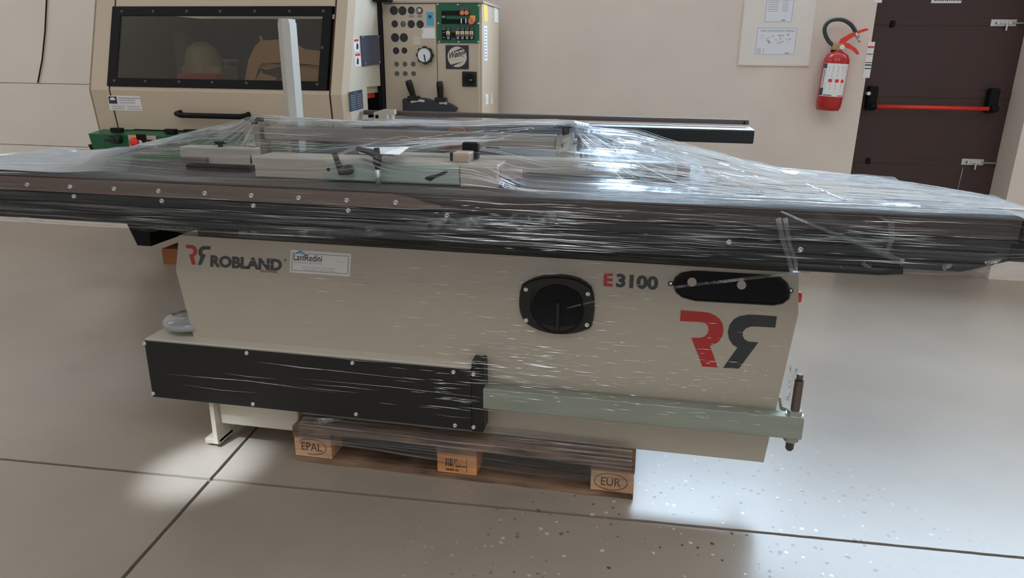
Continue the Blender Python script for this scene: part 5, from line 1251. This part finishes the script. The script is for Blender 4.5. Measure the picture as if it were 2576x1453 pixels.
o = build('streaks', sk_, GLINT, film, 'white slivers painted as glints along the taut film'); o['kind'] = 'stuff'
# creases: thousands of fine taut wrinkles, too many to count; their white stands for glints
cm = MB()
def crease(p_, L, th, slope, nrm):
    d = V((1, 0, slope)).normalized(); n_ = V(nrm).normalized(); up_ = n_.cross(d); a_ = p_-d*L/2; b_ = p_+d*L/2
    m_ = p_+V((0, 0, L*.02*random.uniform(-1, 1)))
    cm.add([a_, m_+up_*th/2, b_, m_-up_*th/2, m_+n_*th*random.uniform(.1, .5)], [(0, 3, 4), (4, 3, 2), (0, 4, 1), (1, 4, 2)], False)
def body_pl(py): return None
def scatter(n, cx_, cy_, sx, sy, lo, hi, tmin=.0006, tmax=.0018, lim=None, where='body'):
    for _ in range(n):
        x_, y_ = random.gauss(cx_, sx), random.gauss(cy_, sy)
        if where == 'body':
            if not (470 < x_ < 1985): continue
            p_ = LOW.at(x_, y_, .004)
            if p_.z > ZBND-.004: p_ = UPP.at(x_, y_, .004)
            if p_.z > ZTOP-.004 or p_.z < .2 or not (X_L[ZBND]+.05 < p_.x < X_R[ZBND]-.04): continue
            if p_.z < .47 and p_.x < bx1+.06: p_ = at(x_, y_, BY-.007)
            if p_.z < .23: continue
            nr_ = LOW.n
            if gbz0 < p_.z < gbz1+.02 and p_.x > bx1+.06: p_ = at(x_, y_, 2.071)
        else:
            p_ = at(x_, y_, 1.860); nr_ = V((0, -1, 0))
            if not (.90 < p_.z < 1.03) or not (-2.2 < p_.x < .9): continue
        crease(p_, random.uniform(lo, hi)*random.uniform(.4, 1), random.uniform(tmin, tmax), random.uniform(-.02, .015), nr_)
scatter(170, 1290, 930, 110, 55, .02, .13)
scatter(110, 1450, 890, 160, 60, .02, .1)
scatter(90, 1120, 700, 120, 50, .03, .12)
scatter(90, 1400, 730, 90, 45, .03, .11)
scatter(60, 1780, 900, 110, 60, .01, .06)
scatter(60, 1750, 960, 130, 40, .01, .06)
scatter(60, 800, 720, 180, 60, .03, .1, .0004, .0008)
scatter(50, 1850, 720, 70, 25, .02, .08)
scatter(30, 1130, 1000, 60, 50, .05, .2)
scatter(14, 850, 960, 200, 35, .3, .8, .0006, .0016)
scatter(60, 1600, 1050, 200, 30, .02, .07)
scatter(150, 1330, 570, 130, 38, .02, .3, .0004, .0014, where='beam')
scatter(80, 1750, 590, 150, 40, .03, .35, .0003, .001, where='beam')
scatter(40, 2250, 590, 120, 30, .03, .3, .0003, .001, where='beam')
scatter(40, 600, 540, 280, 20, .1, .5, .0003, .0008, where='beam')
o = build('glint_creases', cm, GLINT, film, 'fine film wrinkles whitened to stand for glints'); o['kind'] = 'stuff'
